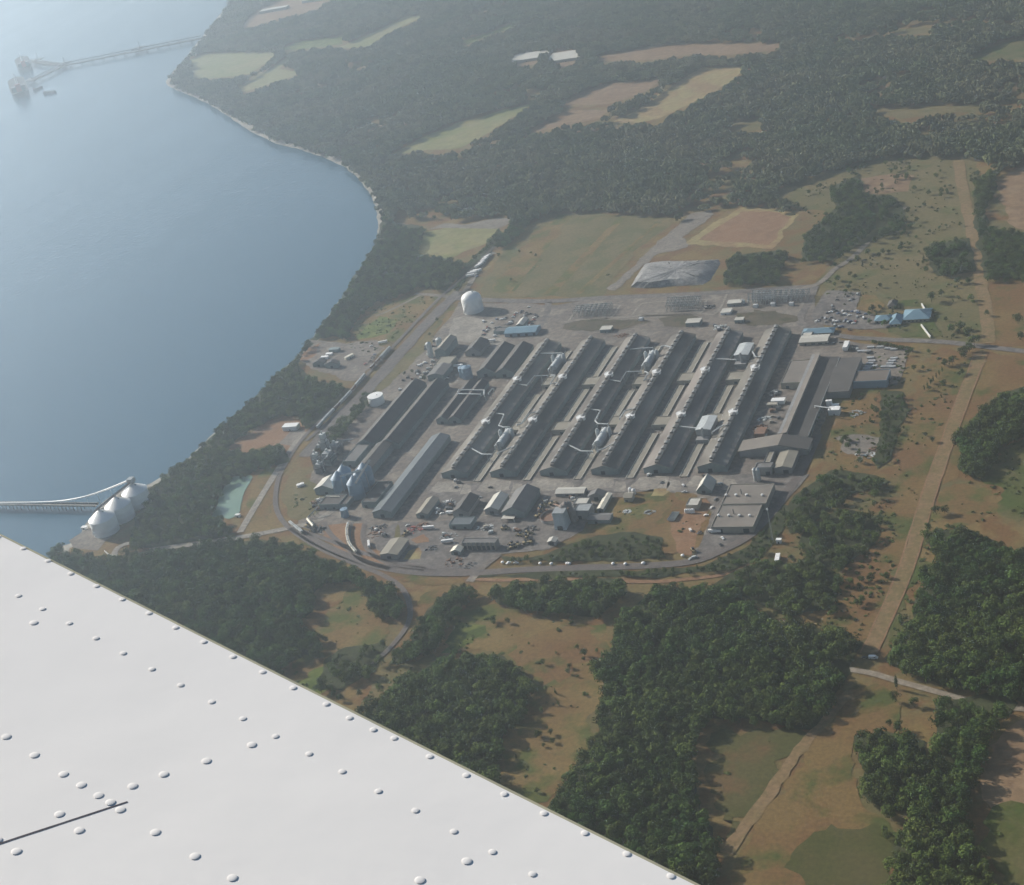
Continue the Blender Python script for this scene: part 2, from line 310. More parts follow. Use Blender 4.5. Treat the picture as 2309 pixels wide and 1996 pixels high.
# ---- powerline swath and the meadows beside it
SW = A((1938,318),(1952,400),(1972,500),(1990,600),(2002,695))
strip('mown_swath', SW, 17, .52, m_swath, 8, 15, 3)
SW2 = A((1985,715),(1935,845),(1880,1000),(1830,1160),(1758,1322))
strip('mown_swath', SW2, 16, .52, m_swath, 8, 15, 3)
strip('mown_swath', A((1722,1400),(1640,1492),(1560,1600),(1470,1728)), 10, .52, m_swath, 8, 11, 4)
SWATHS = [(SW, 16), (SW2, 15)]
for off in (-7.5, 7.5):
    c2 = [p+Vector((off,0,0)) for p in SW2]; strip('wheel_track', c2, 1.6, .56, m_dirt, 8, None, 1.0)
MEADOW = {'m1': (m_red, [(1905,705),(1985,715),(1935,850),(1890,975),(1830,1160),(1800,1250),(1700,1300),(1720,1200),(1740,1080),(1820,1000),(1800,930),(1835,800)]),
 'm2': (m_red, [(1990,715),(2110,720),(2110,780),(2010,800),(1945,890),(1940,960),(1900,990),(1940,840)]),
 'm3': (m_dry, [(1890,1010),(1930,970),(2000,985),(2040,1040),(1960,1065),(1870,1060)]),
 'm4': (m_green, [(1845,1100),(1900,1060),(1960,1060),(1880,1100),(1870,1150),(1850,1200),(1820,1300),(1790,1320),(1800,1240)]),
 'm5': (m_green, [(1980,960),(2020,905),(2110,880),(2110,1050),(2050,1060),(2010,990)]),
 'm6': (m_red, [(1660,1170),(1740,1090),(1790,1120),(1740,1290),(1690,1280),(1640,1260)]),
 'm7': (m_dry, [(900,1330),(880,1280),(960,1210),(1010,1230),(1110,1255),(1230,1262),(1240,1310),(1200,1360),(1220,1420),(1190,1510),(1120,1610),(1070,1640),(1010,1570),(1050,1440),(1075,1400),(1050,1340),(1000,1320)]),
 'm8': (m_red, [(1060,1300),(1110,1270),(1225,1268),(1235,1300),(1190,1345),(1130,1385),(1090,1380),(1065,1345)]),
 'm9': (m_dry, [(570,1370),(620,1320),(660,1240),(720,1190),(780,1240),(775,1290),(700,1330),(650,1400),(640,1420)]),
 'm10': (m_lime, [(595,1385),(640,1355),(700,1350),(690,1390),(640,1410)]),
 'm11': (m_lime, [(900,1320),(890,1285),(930,1255),(960,1270),(960,1310),(930,1325)]),
 'm12': (m_olive, [(700,1455),(740,1400),(800,1350),(870,1330),(900,1340),(800,1430),(720,1480)]),
 'm13': (land('rusty_olive', [(.088,.078,.030), (.070,.070,.023), (.130,.078,.036)], .012, .02, .25, .54), [(1430,1520),(1460,1475),(1540,1470),(1620,1490),(1560,1590),(1470,1710),(1440,1640),(1425,1560)]),
 'm14': (m_red, [(1650,1480),(1735,1385),(1790,1390),(1830,1430),(1800,1480),(1720,1480),(1730,1590),(1760,1640),(1810,1690),(1800,1791),(1800,1820),(1470,1820),(1500,1720),(1560,1610)]),
 'm15': (land('dull_olive', [(.068,.068,.021), (.083,.072,.028), (.060,.064,.018)], .012, .02), [(1625,1800),(1640,1700),(1700,1660),(1770,1665),(1800,1700),(1790,1800)]),
 'm16': (m_brown, [(1990,1500),(2110,1440),(2110,1640),(2010,1640),(1985,1560)]),
 'm17': (m_green, [(2010,1640),(2110,1630),(2110,1800),(2050,1800),(2005,1720)]),
 'm18': (m_olive, [(1520,1220),(1600,1170),(1700,1130),(1700,1200),(1620,1240),(1560,1260)]),
 'm19': (m_red, [(860,1200),(900,1182),(960,1185),(930,1195),(880,1240),(845,1255),(850,1215)])}
for i_, (k_, (m_, p_)) in enumerate(MEADOW.items()): patch('meadow', A(*p_), .15+.017*i_, m_, 13 if k_ in ('m13','m15','m4','m8','m11','m6') else 7)
patch('meadow', A((1660,780),(1780,790),(1800,860),(1770,950),(1700,965),(1690,900)), .2, m_red, 5)
patch('gravel_lot', gs('R4', [(380,560),(520,530),(700,560),(690,650),(600,690),(470,650),(430,590)]), .3, m_gravel, 4)
# ---- roads and the plant yard
patch('plant_yard', A((600,1062),(625,985),(640,925),(690,860),(745,815),(800,765),(865,700),(912,645),(928,612),(1000,612),(1118,618),(1180,610),(1300,604),(1500,592),(1645,582),(1650,650),(1700,690),(1838,706),(1815,782),(1700,775),(1690,800),(1640,925),(1605,975),(1585,1010),(1560,1040),(1528,1082),(1470,1115),(1405,1132),(1410,1090),(1430,1010),(1215,1005),(1175,1075),(1110,1112),(1015,1122),(965,1155),(860,1150),(770,1140),(740,1110),(660,1085)), .4, m_pave, 2)
patch('dry_verge', A((1205,1060),(1235,1020),(1280,1000),(1330,990),(1365,995),(1420,1005),(1440,1040),(1420,1110),(1350,1125),(1280,1080),(1180,1085)), .5, m_red, 4)
patch('dry_verge', gs('P5', [(1210,500),(1290,400),(1560,440),(1740,380),(1960,350),(1975,430),(1880,560),(1700,680),(1000,700),(960,680),(1100,640),(1300,600)]), .56, m_dry, 3)
patch('dry_verge', gs('P5', [(1740,310),(1790,220),(1960,215),(1975,250),(1890,310)]), .56, m_tan, 1)
patch('dry_verge', gs('P6', [(370,360),(390,310),(600,330),(640,360),(500,430),(400,400)]), .56, m_dry, 1)
patch('dry_verge', A((640,985),(665,1005),(650,1035),(605,1052),(585,1050),(568,1010),(590,960),(610,950)), .5, m_olive, 3)
patch('dry_verge', gs('P4', [(560,850),(570,740),(620,680),(640,760),(640,850)]), .56, m_olive, 1)
patch('dry_verge', gs('P4', [(690,1100),(740,1000),(860,960),(900,1010),(870,1090)]), .56, m_tan, 2)
patch('dirt_patch', gs('P4', [(770,880),(900,810),(990,850),(970,900),(830,915)]), .56, m_dirt, 2)
patch('dirt_patch', A((1355,1055),(1425,1010),(1440,1020),(1400,1125),(1370,1118)), .6, m_dirt, 3)
patch('road', A((870,985),(1000,978),(1200,970),(1420,968),(1490,960),(1590,960),(1560,1010),(1450,1000),(1330,995),(1180,1000),(860,1030)), .5, m_asph, 1)
for i in range(6):                 # pale aprons in front of the long sheds
    x = 65*i
    patch('concrete_apron', [Vector(p) for p in ((x-20,-12,0),(x+14,-14,0),(x+20,-36,0),(x-8,-40,0),(x-24,-34,0))], .58, m_conc, 1.5, 4)
    patch('concrete_apron', [Vector(p) for p in ((x+18,-20,0),(x+30,-22,0),(x+38,-44,0),(x+22,-44,0))], .58, m_conc, 1.5, 4)
patch('asphalt_lot', A((1450,1000),(1565,990),(1590,965),(1640,960),(1560,1045),(1530,1080),(1470,1115),(1400,1135),(1430,1075)), .52, m_asph, 1)
patch('asphalt_lot', A((770,1150),(760,1080),(800,1060),(960,1050),(1000,1040),(1110,1030),(1200,1020),(1180,1075),(1110,1112),(1010,1122),(960,1155),(860,1152)), .5, m_asph, 2)
patch('concrete_apron', A((905,690),(918,645),(940,640),(1000,650),(1020,700)), .5, m_conc, 2)
patch('car_park', gs('Z6', [(470,610),(440,550),(500,440),(560,360),(820,370),(790,500),(900,540),(1130,600),(1040,650),(800,660),(640,640)]), .5, m_asph, 1)
patch('lawn', gs('Z6', [(1040,680),(1010,640),(1150,600),(1290,590),(1340,560),(1310,480),(1060,470),(1100,440),(1250,430),(1330,470),(1380,570),(1450,700),(1350,730),(1150,720)]), .5, m_green, 2)
patch('dirt_patch', gs('Z6', [(780,500),(830,390),(940,400),(1010,470),(960,540),(860,530)]), .56, m_dry, 2)
patch('loading_yard', gs('Z6', [(690,750),(760,760),(1000,790),(1175,825),(1120,1000),(900,1000),(700,960),(690,880)]), .5, m_pave, 1)
LANES = []
def road(pts, w, m=m_asph, z=.62, name='road', c='A'):
    LANES.append((curve(gs(c, pts), 4), w)); return strip(name, gs(c, pts), w, z, m)
road([(905,603),(990,608),(1110,610),(1230,603),(1400,596),(1560,586),(1640,581)], 14)
road([(1600,588),(1655,575),(1690,545),(1727,520),(1790,455),(1830,420)], 9, m_gravel, .66)
road([(1650,580),(1635,615),(1622,655),(1700,680),(1795,688),(1900,692),(1990,702),(2110,716)], 11, m_asph, .64)
road([(300,1115),(345,1108),(440,1095),(520,1082),(580,1070),(640,1055),(690,1020)], 10, m_conc, .66)
road([(486,1078),(520,1020),(560,955),(600,895),(620,875)], 9, m_conc, .64)
road([(250,1140),(232,1125),(240,1108),(262,1100)], 8, m_conc, .66)
road([(960,1172),(1010,1175),(1110,1173),(1300,1178),(1400,1172),(1480,1160),(1530,1140)], 6, m_dirt, .66)
road([(1110,612),(1105,640),(1090,665)], 10); road([(840,595),(880,598),(930,605)], 8, m_gravel, .6)
road([(950,1178),(975,1150),(1010,1122)], 10, m_pave, .68); road([(1690,1352),(1757,1362),(1820,1380),(1900,1402),(1990,1425),(2110,1440)], 7, land('farm_road', [(.24,.20,.155),(.21,.175,.135),(.27,.23,.18)], .03, .08), .70)
road([(935,600),(960,560),(988,520),(1003,512)], 10, m_gravel, .6); road([(620,690),(700,705),(735,770)], 7, m_pave, .6)
road([(850,460),(800,452),(845,464)], 5, m_gravel, .4); road([(760,640),(790,628),(850,598)], 6, m_gravel, .4)
for c_, p_ in (('Z5', [(455,945),(470,930),(530,850),(570,830),(830,825),(845,845),(785,920),(640,938),(500,948)]), ('Z5', [(950,905),(1010,830),(1090,805),(1500,782),(1525,795),(1480,885),(1200,905),(960,912)]), ('Z5', [(455,945),(830,925),(1100,908),(1480,895),(1610,885),(1690,740)])):
    road(p_, 3.2, m_conc, .72, 'gravel_track', c_)
patch('gravel_lot', gs('Z5', [(480,935),(540,855),(830,835),(780,920)]), .6, m_gravel, .5); patch('gravel_lot', gs('Z5', [(970,900),(1090,812),(1510,790),(1475,885)]), .6, m_gravel, .5)
patch('gravel_lot', A((1455,645),(1480,597),(1640,590),(1625,640)), .6, m_gravel, .5)
# rail lines: ballast with two steel rails each
m_steel = mat('rail_steel', (.10,.085,.075), rough=.5)
def rail(pts, c='A', n=1, gap=5.):
    P = curve(gs(c, pts), 10); LANES.append((P[::3]+[P[-1]], 7*n)); strip('rail_bed', P, 5.2*n+1, .78, m_rail, 0)
    for k in range(n):
        for s in (-.72, .72):
            d = (k-(n-1)/2)*gap+s; Q = []
            for i, p in enumerate(P):
                t = P[min(i+1,len(P)-1)]-P[max(i-1,0)]; b = Vector((-t.y,t.x,0)).normalized(); Q.append(p+b*d)
            strip('rail_track', Q, .22, .92, m_steel, 0)
    return P
RAILA = rail([(1000,500),(940,560),(885,608),(800,697),(700,805),(620,880),(572,950),(558,1000),(563,1040),(592,1075),(650,1112),(720,1143),(775,1165),(812,1190),(829,1225),(826,1262),(795,1305),(755,1345)])
RAILB = rail([(592,1068),(640,1098),(700,1125),(770,1148),(860,1160),(960,1160),(1100,1152),(1300,1146),(1400,1137),(1460,1115),(1515,1085),(1560,1040),(1590,1000),(1625,945),(1655,880)], n=2)
RAILC = rail([(712,1058),(705,1085),(712,1112),(735,1135),(790,1152)]); RAILD = rail([(738,1060),(735,1090),(750,1118),(790,1142),(860,1153)])
strip('gravel_yard', A((930,590),(860,660),(790,740),(720,815),(660,875),(615,925)), 22, .74, land('track_gravel', [(.135,.122,.115),(.16,.143,.13),(.115,.105,.10)], .03, .08, .2, .5, .95, .65, 1.25), 6, 18, 3)
RAILF = rail([(912,612),(840,690),(760,776),(690,850),(640,905)]); RAILE = rail([(885,628),(800,715),(735,790),(680,840),(620,893)])
m_brush = land('dark_brush', [(.085,.075,.055), (.12,.095,.065), (.06,.062,.035)], .03, .06, .4, .48)
for pts in ([(430,965),(640,940),(1000,930),(1100,955),(960,985),(900,1010),(640,1030),(400,1010)], [(1160,925),(1400,900),(1500,940),(1400,985),(1200,990)], [(1760,890),(2060,870),(2070,985),(1850,985)]): patch('dark_verge', gs('Z5', pts), .66+.01*len(pts), m_brush, 3)
patch('dark_verge', gs('Z6', [(0,510),(180,530),(330,560),(340,590),(200,620),(0,610)]), .68, m_brush, 2)
rail([(604,1072),(660,1092),(730,1118),(800,1138),(880,1150),(960,1152)]); rail([(655,1058),(672,1085),(715,1120)])
patch('dirt_patch', A((640,1062),(735,1060),(742,1095),(790,1140),(770,1145),(700,1118),(660,1098)), .57, m_dirt, 2)
patch('dirt_patch', A((600,1085),(650,1108),(720,1138),(790,1160),(860,1168),(940,1170),(940,1182),(850,1185),(800,1172),(700,1140),(610,1098)), .33, m_red, 3)
# pond
m_pond = mat('pond_water', (.16,.24,.17), (.14,.22,.16), .02, .25, spec=.5)
patch('pond', gs('P7', [(1655,590),(1700,430),(1780,280),(1850,258),(1960,250),(1930,330),(1890,440),(1845,560),(1790,590),(1720,560)]), .5, m_pond, 2)
# ================================================================ BUILDINGS
w_teal = mat('teal_cladding', (.20,.245,.245), (.165,.205,.205), .2, .7)
w_grey = mat('grey_cladding', (.27,.27,.265), (.22,.22,.22), .15, .7)
w_tan = mat('tan_cladding', (.36,.33,.27), (.30,.275,.23), .15, .7)
w_white = mat('white_cladding', (.72,.71,.68), (.62,.61,.58), .2, .6)
r_pot = mat('weathered_roof', (.108,.096,.083), (.225,.203,.175), .035, .85, rnd=.10, stretch=(1,.45,1))
r_grey = mat('grey_roof', (.155,.15,.145), (.12,.116,.112), .08, .8)
r_tan = mat('tan_roof', (.27,.245,.195), (.225,.205,.165), .08, .8)
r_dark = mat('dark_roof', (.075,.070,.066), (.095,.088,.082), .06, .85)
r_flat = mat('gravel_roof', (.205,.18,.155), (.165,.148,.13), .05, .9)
r_light = mat('pale_roof', (.50,.48,.42), (.43,.41,.36), .1, .7)
r_blue = mat('slate_blue_roof', (.115,.130,.138), (.098,.112,.12), .1, .5)
r_teal = mat('teal_roof', (.17,.27,.33), (.14,.23,.29), .1, .4)
m_white = mat('white_paint', (.80,.79,.76), (.73,.72,.69), .06, .45)
m_duct = mat('pale_duct', (.50,.52,.51), (.42,.44,.43), .3, .5)
m_alu = mat('dull_metal', (.33,.345,.345), (.25,.26,.26), .3, .5)
m_dkmet = mat('dark_metal', (.10,.105,.11), (.07,.075,.08), .3, .6)
m_door = mat('dark_doorway', (.035,.045,.05), (.03,.036,.04), .3, .7)
m_silo = mat('blue_grey_silo', (.21,.30,.38), (.18,.26,.33), .1, .5)
m_rust = mat('rusty_steel', (.22,.12,.075), (.16,.10,.07), .2, .8)
m_yel = mat('loader_yellow', (.40,.31,.16), (.33,.26,.15), .5, .6)
m_black = mat('rubber_black', (.03,.03,.032), (.02,.02,.02), 1, .9)
m_glass = mat('dark_glass', (.04,.05,.06), (.03,.04,.05), 1, .15, spec=.6)
m_red = MATS['rusty_grass']; m_redp = mat('red_paint', (.30,.07,.05), (.25,.06,.045), .3, .6); m_bluep = mat('blue_paint', (.07,.11,.20), (.06,.09,.17), .3, .5)
m_cream = mat('cream_paint', (.66,.62,.50), (.58,.54,.44), .2, .6)
def ctr(x0,x1,y0,y1): return ((x0+x1)/2, (y0+y1)/2, 0)
def face_box(b, side, x0,x1,y0,y1, u, w, z0, z1, t=.18):
    if side == 'S': b.box(u-w/2,u+w/2,y0-t,y0-.02,z0,z1)
    if side == 'N': b.box(u-w/2,u+w/2,y1+.02,y1+t,z0,z1)
    if side == 'W': b.box(x0-t,x0-.02,u-w/2,u+w/2,z0,z1)
    if side == 'E': b.box(x1+.02,x1+t,u-w/2,u+w/2,z0,z1)
def gabled(name, label, cat, q, h, r, wm, rm, along='y', doors=(), windows=(), group=None, over=.6):
    x0,x1,y0,y1 = q; t = thing(name, label, cat, ctr(*q), group)
    MB().gable_walls(x0,x1,y0,y1,h,r,along).build('wall', wm, t)
    MB().gable_roof(x0,x1,y0,y1,h,r,along,over).build('roof', rm, t)
    for s, u, w, z in doors: b = MB(); face_box(b, s, *q, u, w, 0, z); b.build('door', m_door, t)
    for s, u, w, z0, z1 in windows: b = MB(); face_box(b, s, *q, u, w, z0, z1); b.build('window', m_glass, t)
    return t
def flat(name, label, cat, q, h, wm, rm, doors=(), windows=(), group=None, par=.7):
    x0,x1,y0,y1 = q; t = thing(name, label, cat, ctr(*q), group)
    b = MB(); p = .35; b.box(x0,x1,y0,y0+p,-.5,h+par); b.box(x0,x1,y1-p,y1,-.5,h+par); b.box(x0,x0+p,y0+p,y1-p,-.5,h+par); b.box(x1-p,x1,y0+p,y1-p,-.5,h+par); b.build('wall', wm, t)
    MB().box(x0+p,x1-p,y0+p,y1-p,h-.4,h).build('roof', rm, t)
    for s, u, w, z in doors: b = MB(); face_box(b, s, *q, u, w, 0, z); b.build('door', m_door, t)
    for s, u, w, z0, z1 in windows: b = MB(); face_box(b, s, *q, u, w, z0, z1); b.build('window', m_glass, t)
    return t
def tank(name, label, cat, c, r, h, top, shell=m_white, rm=None, group=None, n=36, rail_=True):
    t = thing(name, label, cat, (c.x, c.y, 0), group); x, y = c.x, c.y
    MB().rings(x, y, [(r,-.5),(r,h*.33),(r+.06,h*.335),(r,h*.34),(r,h*.66),(r+.06,h*.665),(r,h*.67),(r,h)], n).build('shell', shell, t, True)
    if top == 'dome': p = [(r+.15,h-.2)]+[(r*math.cos(a), h+r*.72*math.sin(a)) for a in np.linspace(0, math.pi/2, 10)[:-1]]+[(0,h+r*.72)]
    elif top == 'flat': p = [(r+.15,h-.3),(r+.15,h+.1),(r*.97,h+.12),(0,h+r*.06)]
    else: p = [(r+.3,h-.25),(r+.3,h),(r*.1,h+top),(0,h+top+.1)]
    MB().rings(x, y, p, n).build('roof', rm or shell, t, True)
    b = MB(); a0 = -2.6                          # stair wound round the shell
    for i in range(24):
        a = a0+i*.045; a2 = a0+(i+1)*.045; z = h*i/24; b.add([(x+(r+.05)*math.cos(a),y+(r+.05)*math.sin(a),z),(x+(r+1.1)*math.cos(a),y+(r+1.1)*math.sin(a),z),(x+(r+1.1)*math.cos(a2),y+(r+1.1)*math.sin(a2),z+h/24),(x+(r+.05)*math.cos(a2),y+(r+.05)*math.sin(a2),z+h/24)], [(0,1,2,3)])
        b.add([(x+(r+1.1)*math.cos(a),y+(r+1.1)*math.sin(a),z),(x+(r+1.1)*math.cos(a2),y+(r+1.1)*math.sin(a2),z+h/24),(x+(r+1.1)*math.cos(a2),y+(r+1.1)*math.sin(a2),z+h/24+1),(x+(r+1.1)*math.cos(a),y+(r+1.1)*math.sin(a),z+1)], [(0,1,2,3)])
    if rail_: b.build('stair', shell, t)
    MB().rings(x+r*.3, y, [(0,h),(r*.07,h),(r*.07,h+(r*.75 if top == 'dome' else (0 if isinstance(top,str) else top*.75))+1.2),(0,h+(r*.75 if top == 'dome' else (0 if isinstance(top,str) else top*.75))+1.3)], 10).build('roof_hatch', m_alu, t)
    return t
# ---- six long potroom sheds
ORD = ['westernmost', 'second from the west', 'third from the west', 'fourth from the west', 'fifth from the west', 'easternmost']
vent_me = None
for i in range(6):
    x = 65*i; q = (x-17, x+17, -4, 357)
    t = gabled('potroom_shed', f'very long grey gabled smelter shed, {ORD[i]} of the six in parallel', 'industrial shed', q, 7.6, 12.6, w_teal, r_pot, 'y', [('S', x-2.5, 5, 5), ('N', x, 6, 5)], (), 'long parallel smelter sheds')
    MB().box(x-2.4,x+2.0,-2,355,12.2,14.9).build('ridge_monitor', MATS.get('monitor_louvre') or mat('monitor_louvre', (.20,.19,.175), (.13,.12,.11), .2, .8), t)
    for k in range(28):
        if vent_me is None:
            v0 = MB(); v0.box(-2.3,2.3,-3.1,3.1,-.3,.9); v0.gable_roof(-2.3,2.3,-3.1,3.1,.9,1.7,'y',.5,.2); vo = v0.build('roof_vent', mat('vent_metal', (.27,.265,.25), (.16,.155,.145), .12, .6), None); vo.parent = t; vent_me = vo.data
        else: vo = bpy.data.objects.new('roof_vent', vent_me); COL.objects.link(vo); vo.parent = t
        vo.location = (-.2, -172+12.8*k, 15.25)
    for yb in (115, 234):
        b = MB().rings(x-2, yb, [(0,10.5),(5.6,10.5),(5.6,15.6),(6.0,15.7),(6.0,16.1),(5.2,16.15),(5.0,15.8),(1.0,16.5),(0,16.5)], 24).build('roof_bin', m_white, t, True)
    MB().box(x-17.9,x-17.05,-4,357,6.7,7.3).build('gutter', m_alu, t)
# ---- low galleries and passages in the courts between the sheds
PAIRS = [((-14,84),(130,212),(258,340)), ((-14,92),(130,220),(250,345)), ((-14,84),(130,212),(258,340)), ((-14,92),(130,220),(250,345)), ((-14,70),(128,212),(262,330))]
side = ['first','second','third','fourth','fifth']
for i in range(5):
    xa = 65*i+28.5; xb = xa+9
    for j, (a, b_) in enumerate(PAIRS[i]):
        t = thing('gallery', f'low flat roofed gallery with pale edges, {("south","middle","north")[j]} stretch in the {side[i]} court from the west', 'gallery', ((xa+xb)/2,(a+b_)/2,0), 'low galleries between the sheds')
        MB().box(xa+.5,xb-.5,a,b_,-.3,1.1).build('wall', w_grey, t); MB().box(xa,xb,a-.4,b_+.4,1.12,1.4).build('roof', r_tan, t)
        for e in (xa-.25, xb-.45): MB().box(e,e+.75,a-.4,b_+.4,1.42,1.9).build('edge', r_light, t)
def passage(i, y, d, w0=24, w1=48, h=6.2):
    flat('passage_block', f'tan flat roofed link block across the {side[i]} court from the west, {d} one', 'link building', (65*i+w0, 65*i+w1, y-11, y+11), h, w_tan, r_tan, [('S', 65*i+40, 4, 3.5)], (), 'link blocks between the sheds')
for c_, x_, y_, i, d in (('Z8',1735,560,1,'northern'), ('Z8',1385,1080,1,'southern'), ('P1',840,540,3,'northern'), ('P1',605,950,3,'southern'), ('P1',1295,530,4,'northern'), ('P1',1120,925,4,'southern'), ('P1',385,575,2,'northern'), ('Z8',850,1085,0,'southern'), ('Z8',1205,565,0,'northern'), ('P1',155,950,2,'southern')):
    p = g(c_, x_, y_, 6); passage(i, p.y, d, 33 if i in (0,2) else 27)
# ---- fume scrubbers
def scrubber(c, lab):
    t = thing('fume_scrubber', lab, 'scrubber', (c.x,c.y,0), 'rounded fume scrubbers between the sheds'); x, y = c.x, c.y
    MB().box(x-4,x+4,y-20,y+20,0,7).build('base_frame', m_alu, t)
    for dy in (-14.2,-5.2,3.8,12.8):
        b = MB(); n = 10
        prof = [(4.6*math.cos(math.pi*k/n), 9+4.6*math.sin(math.pi*k/n)) for k in range(n+1)]+[(-4.6,6.9),(4.6,6.9)]
        v = [(x+px,y+dy-4.2,pz) for px,pz in prof]+[(x+px,y+dy+4.2,pz) for px,pz in prof]; m = len(prof)
        b.add(v, [tuple(range(m)), tuple(range(2*m-1,m-1,-1))]+[(k,(k+1)%m,m+(k+1)%m,m+k) for k in range(m)]); b.build('filter_house', m_duct, t, True)
    for dx, dy in ((-7.2,6),(7.2,9)): MB().rings(x+dx,y+dy,[(2.6,0),(2.6,15),(1.2,17.5),(0,17.5)],14).build('silo', m_duct, t, True)
    MB().rings(x,y-23,[(1.5,0),(1.5,13),(1.1,13.2),(1.1,12),(0,12)],12).build('stack', m_alu, t, True)
    MB().tube([(x-5.5,y-21,4),(x-5.5,y-21,9),(x-5.5,y+18,9),(x-5.5,y+21,11)],1.1).build('header_duct', m_duct, t, True)
for c_, lab in ((g('Z8',1310,345,9),'pale rounded fume scrubber at the north end of the westernmost court'), (g('Z8',705,1215,9),'pale rounded fume scrubber at the south end of the westernmost court'), (g('P1',480,370,9),'pale rounded fume scrubber at the north end of the middle court'), (g('Z8',1830,1205,9),'pale rounded fume scrubber at the south end of the middle court')): scrubber(c_, lab)
for c_, lab in ((g('P1',1360,300,11),'boxy grey filter house at the north end of the easternmost court'), (g('P1',1010,990,11),'boxy grey filter house at the south end of the easternmost court')):
    x, y = c_.x, c_.y; t = thing('filter_house', lab, 'filter house', (x,y,0), 'boxy filter houses between the sheds')
    MB().box(x-9,x+9,y-17,y+17,6,14).build('housing', m_alu, t); MB().gable_roof(x-9,x+9,y-17,y+17,14,15.2,'y',.5).build('roof', m_duct, t)
    b = MB()
    for dx in (-7,0,7):
        for dy in (-15,-5,5,15): b.box(x+dx-.5,x+dx+.5,y+dy-.5,y+dy+.5,0,6)
    b.build('support_frame', m_dkmet, t)
    for dy in (-11,0,11):
        for dx in (-5,5): MB().rings(x+dx,y+dy,[(.3,2.2),(3.2,5.9)],8).build('hopper', m_alu, t)
    MB().box(x-8,x+8,y-27,y-18,0,6).build('fan_house', w_grey, t); MB().rings(x+1,y-22,[(1.4,6),(1.4,19),(1.1,19),(1.1,17),(0,17)],12).build('stack', m_alu, t, True)
# ---- white ducts
DUCTS = [('Z8',[(1115,240),(1250,240),(1370,235)],'from the westernmost shed roof to the north scrubber'), ('Z8',[(860,595),(960,610),(1050,500),(1200,495)],'crossing the westernmost court by the north round bin'), ('Z8',[(1235,490),(1290,495),(1230,595),(1320,575)],'doubling back beside the second shed'), ('Z8',[(600,930),(700,945),(640,1075),(690,1092),(760,1090)],'zigzagging to the south scrubber of the westernmost court'), ('Z8',[(850,1062),(900,1050),(990,935),(1085,910)],'rising over the second shed beside the south bin'), ('Z8',[(310,1330),(440,1403),(560,1405)],'running from the south of the westernmost shed'), ('Z8',[(620,1390),(700,1360),(800,1312)],'joining the south of the second shed'), ('Z8',[(1705,885),(1810,900),(1750,1020),(1785,1052),(1900,1055)],'zigzagging to the south scrubber of the middle court'), ('P1',[(105,565),(200,582),(260,490),(395,487)],'crossing the middle court by the north round bin'), ('Z8',[(1440,1295),(1590,1368),(1720,1370)],'running from the south of the third shed'), ('Z8',[(1780,1358),(1850,1340),(1955,1280)],'joining the south of the fourth shed'), ('P1',[(295,282),(400,272),(505,265)],'from the third shed roof to the north scrubber'), ('P1',[(580,255),(620,248),(680,262)],'short bent, to the north end of the fourth shed'), ('P1',[(430,488),(462,500),(420,572),(495,555)],'doubling back beside the fourth shed'), ('P1',[(195,925),(245,855),(340,830)],'rising over the fourth shed beside the south bin'), ('P1',[(1095,370),(1280,378)],'straight, from the fifth shed to the north filter house'), ('P1',[(755,1000),(935,1020)],'straight, from the fifth shed to the south filter house'), ('P1',[(1060,1058),(1130,1010),(1182,985)],'rising from the south filter house to the easternmost shed'), ('P1',[(1435,300),(1465,352),(1505,350)],'bent, from the north filter house to the easternmost shed'), ('P1',[(2020,810),(2160,830)],'thin, crossing the long dark roof of the casting hall'), ('Z8',[(165,690),(175,660),(470,665),(470,720)],'square bent, above the two narrow sheds'), ('Z8',[(165,705),(430,712)],'lower one above the two narrow sheds'), ('Z8',[(520,700),(560,650),(580,650)],'short, on the second narrow shed')]
for c_, pts, w_ in DUCTS:
    P = gs(c_, pts, 12.5); t = thing('duct', 'pale duct '+w_, 'duct', (P[0].x,P[0].y,0), 'white ducts over the plant')
    Q = [P[0]+Vector((0,0,-2.2))]+P+[P[-1]+Vector((0,0,-2.5))]; MB().tube(Q, .95, 8).build('pipe', m_duct, t, True)
    b = MB()
    for a, b2 in zip(P, P[1:]):
        m = (a+b2)/2; b.tube([(m.x-.8,m.y,0),(m.x-.1,m.y,m.z-.9)], .22, 5); b.tube([(m.x+.8,m.y,0),(m.x+.1,m.y,m.z-.9)], .22, 5)
    b.build('trestle', m_alu, t)
# ---- sheds west of the potrooms: rectangles read off the ground
def rect(c, fl, fr, c2, bl, h):
    a, b = g(c,*fl), g(c,*fr); d = g(c2,*bl,h); y0 = (a.y+b.y)/2; return (a.x, b.x, min(y0,d.y-6), max(d.y,y0+6))
def S(c, fl, fr, bl, h, c2=None): return rect(c, fl, fr, c2 or c, bl, h)
q = S('P3',(1150,1285),(1385,1300),(885,882),8,'A'); gabled('carbon_shed', 'long slate blue shed with a rounded end, west of the six parallel sheds', 'industrial shed', q, 8, 12, w_teal, r_blue, 'y', [('S',(q[0]+q[1])/2,5,5)])
QB1 = q
q = S('P3',(915,395),(1210,370),(1570,590),8,'Z7'); gabled('storage_shed', 'long dark gabled storage shed nearest the white oil tank', 'storage shed', (q[0],q[0]+28,q[2],q[3]), 8, 16, w_teal, r_dark, 'y', [('S',q[0]+14,5,5)])
q2 = S('P3',(1232,385),(1490,370),(1830,585),8,'Z7'); gabled('storage_shed', 'long dark gabled storage shed beside the slate blue shed', 'storage shed', (q2[0],q2[0]+28,q2[2],q2[3]), 8, 16, w_teal, r_dark, 'y', [('S',q2[0]+14,5,5)])
ya = g('P3',830,620).y
